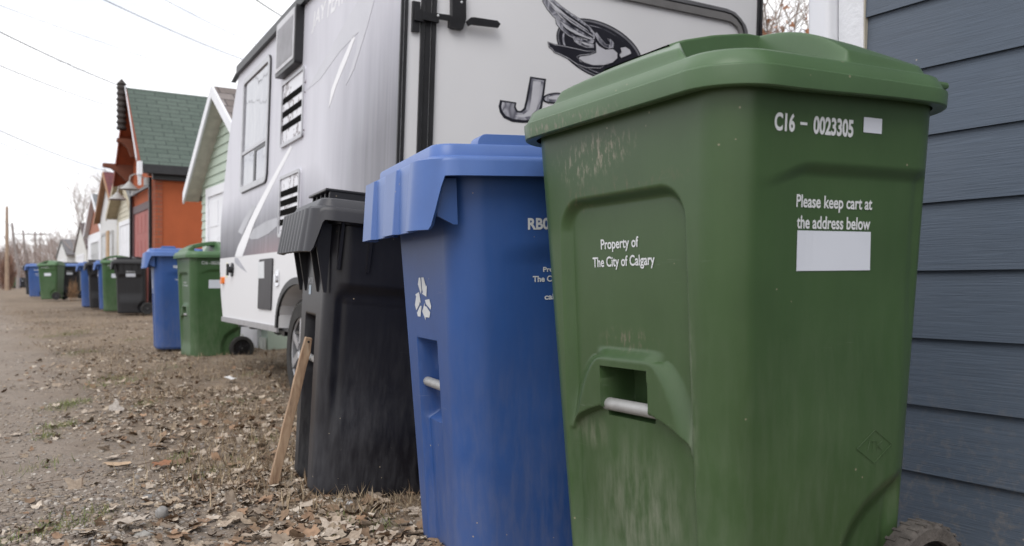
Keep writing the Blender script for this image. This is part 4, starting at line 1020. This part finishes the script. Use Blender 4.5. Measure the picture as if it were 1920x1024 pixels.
WL = [((-60,-12),(470,168),13,26,.0045,'faint overhead wire crossing highest at the left edge'), ((-60,30),(238,166),12,20,.010,'dark overhead wire running to the carved ridge post'), ((-60,62),(150,122),18,34,.006,'thin upper wire of the faint pair left of the ridge post'),
      ((-60,72),(160,132),18,34,.006,'thin lower wire of the faint pair left of the ridge post'), ((-60,98),(232,207),13,22,.008,'overhead wire sagging to the middle of the ridge post'), ((-60,218),(215,325),15,30,.009,'overhead wire above the far garages'),
      ((-60,242),(230,352),18,34,.005,'faint lowest overhead wire above the far garages'), ((150,-22),(470,117),12,20,.007,'thin wire meeting the trailer roof gutter'), ((270,-22),(520,100),14,24,.005,'faint wire passing behind the trailer roof'), ((440,-30),(560,46),9,15,.008,'dark wire nearest the trailer roof at the top edge'),
      ((-40,380),(60,436),40,100,.02,'wire strung between the far utility poles'), ((-40,430),(80,447),60,150,.025,'lower wire strung between the far utility poles')]
for (p0, p1, Y0, Y1, r_, lab) in WL:
    A = px(*p0, Y0); B = px(*p1, Y1); mb = MB(); sag = .012*(B-A).length
    mb.tube([A.lerp(B, q/16)-Vector((0,0,sag*4*(q/16)*(1-q/16)*.5)) for q in range(17)], r_, 5); tag(mb.build('overhead_wire', wm, smooth=True), lab, 'wire', 'overhead wires')

# ------------------------------------------------------------------ trees
def grow(rs, p, d, L, r, lev, out, bend=.25, up=.12, kids=4, spread=.6, ratio=.68):
    pts = [p.copy()]; dd = d.copy(); n = 4
    for q in range(n):
        dd = (dd+Vector((rs.uniform(-bend, bend), rs.uniform(-bend, bend), rs.uniform(-bend, bend)+up*.5))).normalized(); pts.append(pts[-1]+dd*(L/n))
    out.append((lev, pts, r))
    if lev == 0: return
    for k in range(kids + rs.randint(0, 1)):
        f = rs.uniform(.35, 1.0); idx = min(int(f*n), n-1); q = pts[idx].lerp(pts[idx+1], f*n-idx)
        a = rs.uniform(0, 2*math.pi); side_ = dd.cross(Vector((math.cos(a), math.sin(a), .2))).normalized()
        nd = (dd*(1-spread*.6)+side_*spread+Vector((0,0,up))).normalized()
        grow(rs, q, nd, L*ratio*rs.uniform(.75, 1.15), r*.5, lev-1, out, bend, up, kids, spread, ratio)
def tree(loc, H, seed, label, m_bark, levels=4, kids=4, spread=.6, leaves=0, r0=None, group=None, m_leaf=None, lean=(0,0), up=.12, ratio=.68, rmin=.004):
    rs = random.Random(seed); out = []; grow(rs, Vector((0,0,-.1)), Vector((lean[0], lean[1], 1)).normalized(), H*.42, r0 or H*.022, levels, out, .16, up, kids, spread, ratio)
    e = empty('tree', loc, 0, label, 'tree', group)
    a = MB(); b_ = MB()
    for lev, pts, r in out:
        n = 8 if lev >= levels-1 else (5 if lev > 0 else 3); mbx = a if lev >= levels-1 else b_
        r = max(r, rmin); mbx.tube(pts, [r, r*.85, r*.7, r*.6, r*.5], n, cap=False)
    a.build('trunk', m_bark, e, smooth=True); cr = b_.build('crown', m_bark, e, smooth=True)
    if leaves:
        tw = [o_ for o_ in out if o_[0] <= 1]; P = []; 
        for _ in range(leaves):
            lev, pts, r = rs.choice(tw); q = pts[rs.randint(1, 4)]; P.append((q.x+rs.gauss(0,.03), q.y+rs.gauss(0,.03), q.z-rs.random()*.10))
        V, Fc, C_ = scatter(LEAF[1:3], np.array(P), .045, .085, 1.5, PAL_RUST)
        mesh('dry_leaves', V, Fc, m_leaf, cr, cols=C_)
    return e
# leaf-shaped templates (lobed, curled) and pebbles
def leaf_template(seed, lobes):
    r_ = np.random.default_rng(seed); n = lobes*4; a = np.linspace(0, 2*np.pi, n, endpoint=False)
    rad = .70+.24*np.cos(a*lobes)*(.3+.7*r_.random(n))+.10*r_.standard_normal(n); rad = np.clip(rad, .38, 1); rad *= 1-.25*(np.cos(a) < -.8)
    x = rad*np.cos(a); y = rad*np.sin(a)*.8; z = .30*(x**2)*r_.uniform(.2, 1)+.5*(y**2)*r_.uniform(-.3, 1)+.10*r_.standard_normal(n)*rad
    V = np.column_stack([x, y, z]); V = np.vstack([V, [[0,0,0]]]); Fc = np.array([[n, i, (i+1) % n] for i in range(n)]); return V, Fc
LEAF = [leaf_template(s_, l_) for s_, l_ in ((1,5),(2,3),(3,5),(4,2),(5,4))]
def scatter(templs, P, s0, s1, tilt, pal, rg=None, flatz=1.):
    rg = rg or rng; n = len(P); which = rg.integers(0, len(templs), n); VV = []; FF = []; CC = []; base = 0
    for k, (tv, tf) in enumerate(templs):
        idx = np.where(which == k)[0]; m = len(idx)
        if m == 0: continue
        s_ = rg.uniform(s0, s1, m); s_ = s0+(s_-s0)*rg.random(m)
        yaw = rg.uniform(0, 2*np.pi, m); ti = rg.normal(0, tilt, m) if tilt < 1 else rg.uniform(0, np.pi, m); ta = rg.uniform(0, 2*np.pi, m)
        v = tv[None]*s_[:,None,None]*np.array([1,1,flatz]); c_, s2 = np.cos(yaw)[:,None], np.sin(yaw)[:,None]
        x = v[...,0]*c_-v[...,1]*s2; y = v[...,0]*s2+v[...,1]*c_; z = v[...,2]
        cx_, sx_ = np.cos(ti)[:,None], np.sin(ti)[:,None]; y, z = y*cx_-z*sx_, y*sx_+z*cx_
        c_, s2 = np.cos(ta)[:,None], np.sin(ta)[:,None]; x, y = x*c_-y*s2, x*s2+y*c_
        v = np.stack([x, y, z], -1)+P[idx][:,None,:]
        f = tf[None]+(np.arange(m)*len(tv))[:,None,None]+base; base += m*len(tv)
        col = pal(rg, m); VV.append(v.reshape(-1,3)); FF.append(f.reshape(-1, tf.shape[1])); CC.append(np.repeat(col, len(tv), 0))
    return np.concatenate(VV), np.concatenate(FF), np.concatenate(CC)
def palette(cols, wts, var=.2):
    cols = np.array(cols); wts = np.array(wts)/sum(wts)
    def f(rg, m): k = rg.choice(len(cols), m, p=wts); return np.clip(cols[k]*rg.uniform(1-var, 1+var, (m,1)), 0, 1)
    return f
PAL_LEAF = palette([(.34,.27,.20),(.44,.37,.29),(.22,.15,.10),(.31,.20,.13),(.55,.48,.40),(.12,.08,.055)], [3,2.8,2.2,.6,2.0,1.6])
PAL_RUST = palette([(.42,.20,.11),(.50,.28,.17),(.30,.14,.08)], [2,1,1])
PAL_GRAV = palette([(.28,.24,.205),(.38,.34,.30),(.19,.155,.13),(.31,.25,.19),(.50,.46,.41),(.24,.225,.215)], [3,2,2.5,3.4,.9,.8])
PAL_DRY = palette([(.30,.23,.15),(.42,.335,.23),(.20,.14,.09)], [2,2,2]); PAL_GREEN = palette([(.13,.19,.05),(.19,.24,.08),(.27,.25,.12)], [2,2,2])
t = NT('dead_leaf'); a = t.new('ShaderNodeVertexColor'); a.layer_name = 'Col'; t.col(t.mix(t.val(t.noise(t.coord(), 90, 3), .35, .65, 0, .4), a.outputs[0], (.10,.07,.05,1))); t.rough(.85); t.b.inputs['Specular IOR Level'].default_value = .25; M['leaf'] = t.m
t = NT('pebble'); a = t.new('ShaderNodeVertexColor'); a.layer_name = 'Col'; t.col(t.mix(t.val(t.noise(t.coord(), 160, 3), .3, .7, 0, .3), a.outputs[0], (.12,.11,.10,1))); t.rough(.85); t.b.inputs['Specular IOR Level'].default_value = .25; M['pebble'] = t.m
bark = simple('bark', (.30,.25,.22,1), .9, .25, 10); bark_far = simple('bark_far', (.36,.31,.29,1), .9, .15, 4); bark_red = simple('bark_reddish', (.33,.235,.205,1), .9, .15, 4)  # bark_far is paler: overexposed fade of the distance put into its colour
def cpt(a, c_): p = AD*a+AN*c_; return (p[0], p[1], float(gz(p[0], p[1])))
for (u, Y, H_, sd_, lab, ln_) in ((1475, 9.2, 6.0, 11, 'tree with rust coloured leaves seen between the trailer and the white corner board', (.22, 0)), (1420, 13.5, 8, 23, 'paler bare tree behind the rusty leaved one', (.1, .1))):
    P = px(u, HY, Y); tree((P.x, P.y, -.1), H_, sd_, lab, bark, 4, 5, .62, 1100 if sd_ == 11 else 0, r0=.07, m_leaf=M['leaf'], lean=ln_, rmin=.004)
FT = 'bare trees beyond the garages'
for k, (u, v, Y, sd_, lab) in enumerate(((228, 235, 36, 5, 'bare tree branching out above the cream garage roof'), (160, 330, 50, 8, 'tall bare tree rising behind the dark brown roof'), (172, 300, 60, 19, 'faint bare tree right behind the grey roofed garage'),
        (115, 400, 75, 31, 'bare tree over the low grey roof'), (85, 425, 95, 37, 'bare tree right of the utility poles'), (40, 430, 120, 41, 'bare tree among the utility poles'), (2, 440, 110, 43, 'bare tree at the left edge of the view'))):
    P = px(u, HY, Y); H_ = (HY-v)/F*Y+.6; tree((P.x, P.y, .2), H_*1.05, sd_, lab, bark_far, 4, 4, .55, group=FT, rmin=.0018*Y/20, r0=H_*.011)
# far-off brush that closes the alley
N_ = 16000; Yb = rng.uniform(95, 150, N_); ub = rng.uniform(-160, 175, N_); hb = rng.random(N_)**1.3*(4.6+3.6*vnoise(ub*.05, Yb*.1, 9)); Pb = np.column_stack([(ub-CX)/F*Yb, Yb, .2+hb*.9])
tw = (np.array([[-.02,0,-.9],[.02,0,-.9],[.06,0,.9],[.03,.02,.9]])*1.0, np.array([[0,1,2],[0,2,3]]))
tw2 = (np.array([[-.03,0,-.7],[.03,0,-.7],[.5,0,.7],[.46,.02,.7]]), tw[1]); tw3 = (np.array([[-.03,0,-.7],[.03,0,-.7],[-.5,0,.6],[-.54,.02,.6]]), tw[1])
V, Fc, C_ = scatter([tw, tw2, tw3], Pb, .5, 1.5, .25, palette([(.25,.18,.155),(.30,.235,.21),(.20,.145,.12)], [2,2,1]))
o = mesh('far_woods', V, Fc, M['leaf'], cols=C_, smooth=False); tag(o, kind='stuff')
def shrub(u, Y, w, h, cols, label, seed, n=1400):
    P = px(u, HY, Y); r_ = np.random.default_rng(seed); e = empty('shrub', (P.x, P.y, float(gz(P.x, P.y))), 0, label, 'shrub')
    q = r_.normal(0, 1, (n, 3)); q /= np.linalg.norm(q, axis=1)[:,None]; q *= (r_.random(n)**.4)[:,None]; q = q*np.array([w/2, w/2, h/2])+np.array([0,0,h/2])
    V, Fc, C_ = scatter([tw, tw2, tw3], q, .12*h, .3*h, .4, cols, r_); mesh('twigs', V, Fc, M['leaf'], e, smooth=False, cols=C_)
shrub(90, 60, 1.5, 1.7, palette([(.36,.13,.06),(.45,.2,.1)], [1,1]), 'rust coloured shrub behind the flared green bin', 3)
shrub(14, 66, 1.0, 2.6, palette([(.30,.17,.12),(.2,.12,.1)], [1,1]), 'reddish brown bush at the foot of the first utility pole', 4)
shrub(137, 24.6, .28, .62, palette([(.38,.22,.12),(.3,.2,.12)], [1,1]), 'small tan dead weed by the far black bin', 5, 260)

# ------------------------------------------------------------------ litter on the ground
def sample(n, Ymin, Ymax, pw=1.25):
    k = rng.random(n); a_, b_ = Ymin**(1-pw), Ymax**(1-pw); Y = (a_+(b_-a_)*k)**(1/(1-pw)); X = rng.uniform(-.66, .35, n)*Y
    return X, Y
def cross(X, Y): return X*AN[0]+Y*AN[1]
def keep(X, Y, w): m = rng.random(len(X)) < w; return X[m], Y[m]
def lay(X, Y, dz): return np.column_stack([X, Y, gz(X, Y, True)+dz])
X, Y = sample(34000, 2.2, 19); c_ = cross(X, Y); cl = vnoise(X*1.1, Y*1.1, 5); cl2 = vnoise(X*4, Y*4, 6)
w = smooth(.25, 1.25, c_+1.0*(cl-.5))*smooth(.25, .7, .6*cl+.4*cl2)*.95+.05; w *= smooth(3.9, 3.0, c_)
X, Y = keep(X, Y, w); V, Fc, C_ = scatter(LEAF, lay(X, Y, .006), .010, .038, .5, PAL_LEAF, flatz=1.5)
o = mesh('leaf_litter', V, Fc, M['leaf'], cols=C_); tag(o, kind='stuff'); print('leaves', len(X))
X, Y = sample(2600, 2.2, 9, 1.7); c_ = cross(X, Y); X, Y = keep(X, Y, smooth(.2, 1.2, c_+.7*(vnoise(X*1.4, Y*1.4, 8)-.5))*.8+.05); V, Fc, C_ = scatter([LEAF[0], LEAF[2], LEAF[4]], lay(X, Y, .010), .024, .064, .5, palette([(.36,.29,.225),(.46,.39,.32),(.31,.20,.13),(.23,.155,.10)], [2,1.4,.5,1.6]), flatz=.9)
o = mesh('fallen_leaves', V, Fc, M['leaf'], cols=C_); tag(o, kind='stuff')
ico = 1.618; IV = np.array([(-1,ico,0),(1,ico,0),(-1,-ico,0),(1,-ico,0),(0,-1,ico),(0,1,ico),(0,-1,-ico),(0,1,-ico),(ico,0,-1),(ico,0,1),(-ico,0,-1),(-ico,0,1)])/1.9
IF = np.array([(0,11,5),(0,5,1),(0,1,7),(0,7,10),(0,10,11),(1,5,9),(5,11,4),(11,10,2),(10,7,6),(7,1,8),(3,9,4),(3,4,2),(3,2,6),(3,6,8),(3,8,9),(4,9,5),(2,4,11),(6,2,10),(8,6,7),(9,8,1)])
PEB = [(IV*np.array([1, q1, q2])*(1+.16*np.random.default_rng(k).standard_normal((12,1))), IF) for k, (q1, q2) in enumerate(((.75,.5),(.9,.55),(.6,.4),(.8,.35)))]
X, Y = sample(30000, 2.2, 9, 1.6); c_ = cross(X, Y); n_ = vnoise(X*1.6+9, Y*1.6, 12)
X, Y = keep(X, Y, (.25+.75*smooth(.35, .62, n_))*(1-.55*smooth(.8, 1.8, c_)*smooth(3.2, 4.2, Y))); V, Fc, C_ = scatter(PEB, lay(X, Y, .0015), .003, .016, .4, PAL_GRAV)
o = mesh('gravel', V, Fc, M['pebble'], cols=C_); tag(o, kind='stuff')
blade = (np.array([[-.035,0,0],[.035,0,0],[.03,.06,.5],[-.03,.06,.5],[.0,.28,1.]]), np.array([[0,1,2],[0,2,3],[3,2,4]]))
X, Y = sample(110000, 2.6, 19, 1.02); c_ = cross(X, Y); n_ = .25+.5*vnoise(X*2.2, Y*2.2, 15)+.35*vnoise(X*.7, Y*.7, 17); X, Y = keep(X, Y, smooth(.55, 1.2, c_+.6*(vnoise(X*.9, Y*.9, 16)-.5))*smooth(.45, .7, n_)*smooth(3.6, 2.9, c_))
V, Fc, C_ = scatter([blade], lay(X, Y, -.006), .02, .085, .8, PAL_DRY); o = mesh('dry_grass', V, Fc, M['leaf'], cols=C_, smooth=False); tag(o, kind='stuff')
gp = [(128,755,.14,260),(112,790,.12,120),(90,808,.08,60),(205,705,.2,80),(330,860,.10,60),(140,985,.13,110),(120,632,.45,300),(150,660,.25,120),(235,710,.2,90),(430,870,.12,50),(270,755,.12,60),(60,1010,.12,50),(470,700,.15,50),(385,880,.1,40)]
gp += [(300,690,.3,60),(350,640,.3,60),(250,640,.25,50),(440,745,.25,60),(180,720,.15,50),(640,990,.1,40),(720,1000,.08,30),(80,870,.12,40),(500,820,.12,30)]
PX = []
for (u, v, s_, n_) in gp:
    Y0 = .72*F/(v-HY); X0 = (u-CX)/F*Y0; PX.append(np.column_stack([rng.normal(X0, s_*.32, n_*2), rng.normal(Y0, s_*.75, n_*2)]))
PX = np.concatenate(PX); V, Fc, C_ = scatter([blade], lay(PX[:,0], PX[:,1], -.004), .02, .055, .6, PAL_GREEN); o = mesh('green_grass', V, Fc, M['leaf'], cols=C_, smooth=False); tag(o, kind='stuff')
# broken twigs lying in the litter
X, Y = sample(700, 2.3, 9, 1.4); c_ = cross(X, Y); X, Y = keep(X, Y, smooth(.1, 1.0, c_)*.8+.1)
twg = (np.array([[0,-.012,0],[0,.012,0],[0,0,.02],[.5,.03,.012],[.5,.055,.012],[.5,.042,.03],[1,-.03,.0],[1,-.012,.0],[1,-.02,.012]])*1., np.array([[0,3,4],[0,4,1],[1,4,5],[1,5,2],[2,5,3],[2,3,0],[3,6,7],[3,7,4],[4,7,8],[4,8,5],[5,8,6],[5,6,3]]))
V, Fc, C_ = scatter([twg], lay(X, Y, .010), .04, .20, .12, palette([(.20,.14,.10),(.12,.085,.06),(.33,.26,.19)], [2,2,1])); o = mesh('fallen_twigs', V, Fc, M['leaf'], cols=C_); tag(o, kind='stuff')
def stone(u, v, r, fl, col, label, seed):
    Y0 = .70*F/(v-HY); P = px(u, v, Y0); z = float(gz(P.x, P.y)); import bmesh
    bm = bmesh.new(); bmesh.ops.create_icosphere(bm, subdivisions=4, radius=r); r_ = random.Random(seed); ph = [r_.uniform(0, 6) for _ in range(6)]
    for q in bm.verts:
        c__ = q.co; k = 1+.10*math.sin(c__.x/r*2+ph[0])+.08*math.sin(c__.y/r*3+ph[1])+.06*math.sin(c__.z/r*4+ph[2])+.03*math.sin(c__.x/r*7+ph[3]); q.co = Vector((c__.x*k, c__.y*k*.85, c__.z*k*fl))
    me = bpy.data.meshes.new('stone'); bm.to_mesh(me); bm.free(); me.materials.append(simple('stone_'+str(seed), col, .85, .25, 60, bump=.4))
    for p_ in me.polygons: p_.use_smooth = True
    o_ = bpy.data.objects.new('stone', me); link(o_); o_.location = (P.x, P.y, z+r*fl*.55); tag(o_, label, 'stone')
stone(302, 958, .021, .9, (.26,.25,.24,1), 'round grey stone on bare dirt left of the wooden stake', 1)
stone(277, 918, .020, .45, (.17,.165,.16,1), 'flat dark grey stone up the lane from the round stone', 2)
stone(272, 1003, .030, .35, (.27,.26,.24,1), 'flat pale stone beside the large curled leaf', 3)
stone(634, 928, .018, .5, (.36,.34,.30,1), 'pale pebble at the front foot of the black bin', 4)
stone(656, 932, .016, .45, (.42,.41,.40,1), 'whitish pebble right of the tan pebble at the black bin', 5)
def bigleaf(u, v, s_, col, label, seed, k=0, tl=.25):
    Y0 = .71*F/(v-HY); P = px(u, v, Y0); z = float(gz(P.x, P.y)); rg = np.random.default_rng(seed)
    V, Fc, C_ = scatter([LEAF[k]], np.array([[0,0,0.]]), s_, s_*1.001, tl, palette([col], [1], .02), rg); o_ = mesh('fallen_leaf', V, Fc, M['leaf'], cols=C_); o_.location = (P.x, P.y, z+.026); tag(o_, label, 'leaf')
bigleaf(248, 997, .085, (.46,.40,.34), 'large pale curled leaf near the bottom edge left of the bins', 11, 0)
bigleaf(222, 870, .070, (.50,.36,.24), 'pale orange leaf lying alone on the gravel', 12, 3, .1)
bigleaf(303, 868, .060, (.28,.13,.07), 'curled russet leaf standing up right of the orange leaf', 13, 2, .9)
bigleaf(218, 762, .075, (.46,.42,.38), 'biggest pale crumpled leaf in the litter patch', 14, 4)
bigleaf(432, 709, .075, (.80,.80,.80), 'scrap of white litter in front of the trailer wheel', 15, 3, .1)

# ------------------------------------------------------------------ light, sky, camera
w = bpy.data.worlds.new('World'); sc.world = w; w.use_nodes = True; nt = w.node_tree; bg = nt.nodes['Background']
sky = nt.nodes.new('ShaderNodeTexSky'); sky.sky_type = 'NISHITA'; sky.sun_disc = False; sky.sun_elevation = R(48); sky.sun_rotation = R(-165); sky.dust_density = 3
tc = nt.nodes.new('ShaderNodeTexCoord'); mp = nt.nodes.new('ShaderNodeMapping'); mp.inputs['Scale'].default_value = (1.2, 1.2, 4.5); nt.links.new(tc.outputs['Generated'], mp.inputs[0])
nz = nt.nodes.new('ShaderNodeTexNoise'); nz.inputs['Scale'].default_value = 2.6; nz.inputs['Detail'].default_value = 6; nz.inputs['Distortion'].default_value = .5; nt.links.new(mp.outputs[0], nz.inputs['Vector'])
cr = nt.nodes.new('ShaderNodeValToRGB'); cr.color_ramp.elements[0].position = .34; cr.color_ramp.elements[0].color = (8.4, 8.8, 9.8, 1); cr.color_ramp.elements[1].position = .50; cr.color_ramp.elements[1].color = (12.2, 12.2, 12.4, 1)
nt.links.new(nz.outputs['Fac'], cr.inputs[0])
mx = nt.nodes.new('ShaderNodeMix'); mx.data_type = 'RGBA'; mx.inputs[0].default_value = .90; nt.links.new(sky.outputs[0], mx.inputs[6]); nt.links.new(cr.outputs[0], mx.inputs[7]); nt.links.new(mx.outputs[2], bg.inputs[0]); bg.inputs[1].default_value = .10
su = bpy.data.lights.new('sun', 'SUN'); su.energy = 1.3; su.angle = R(35); su.color = (1, .97, .93); so = bpy.data.objects.new('sun', su); link(so)
sun_dir = Vector((math.sin(R(-165))*math.cos(R(48)), math.cos(R(-165))*math.cos(R(48)), math.sin(R(48)))); so.rotation_euler = sun_dir.to_track_quat('Z', 'Y').to_euler(); so.location = (-5, 2, 8)
cam = bpy.data.cameras.new('camera'); co = bpy.data.objects.new('camera', cam); link(co); co.location = (0, 0, CZ); co.rotation_euler = (R(90), 0, 0)
cam.sensor_width = 36; cam.lens = 36*F/1920; cam.shift_y = 21/1920; cam.clip_start = .05; cam.clip_end = 2000
cam.dof.use_dof = True; cam.dof.focus_distance = 2.1; cam.dof.aperture_fstop = 5.0
sc.camera = co
sc.view_settings.view_transform = 'Standard'; sc.view_settings.look = 'None'; sc.view_settings.exposure = .30; sc.view_settings.gamma = 1
sc.cycles.max_bounces = 8; sc.cycles.use_denoising = True
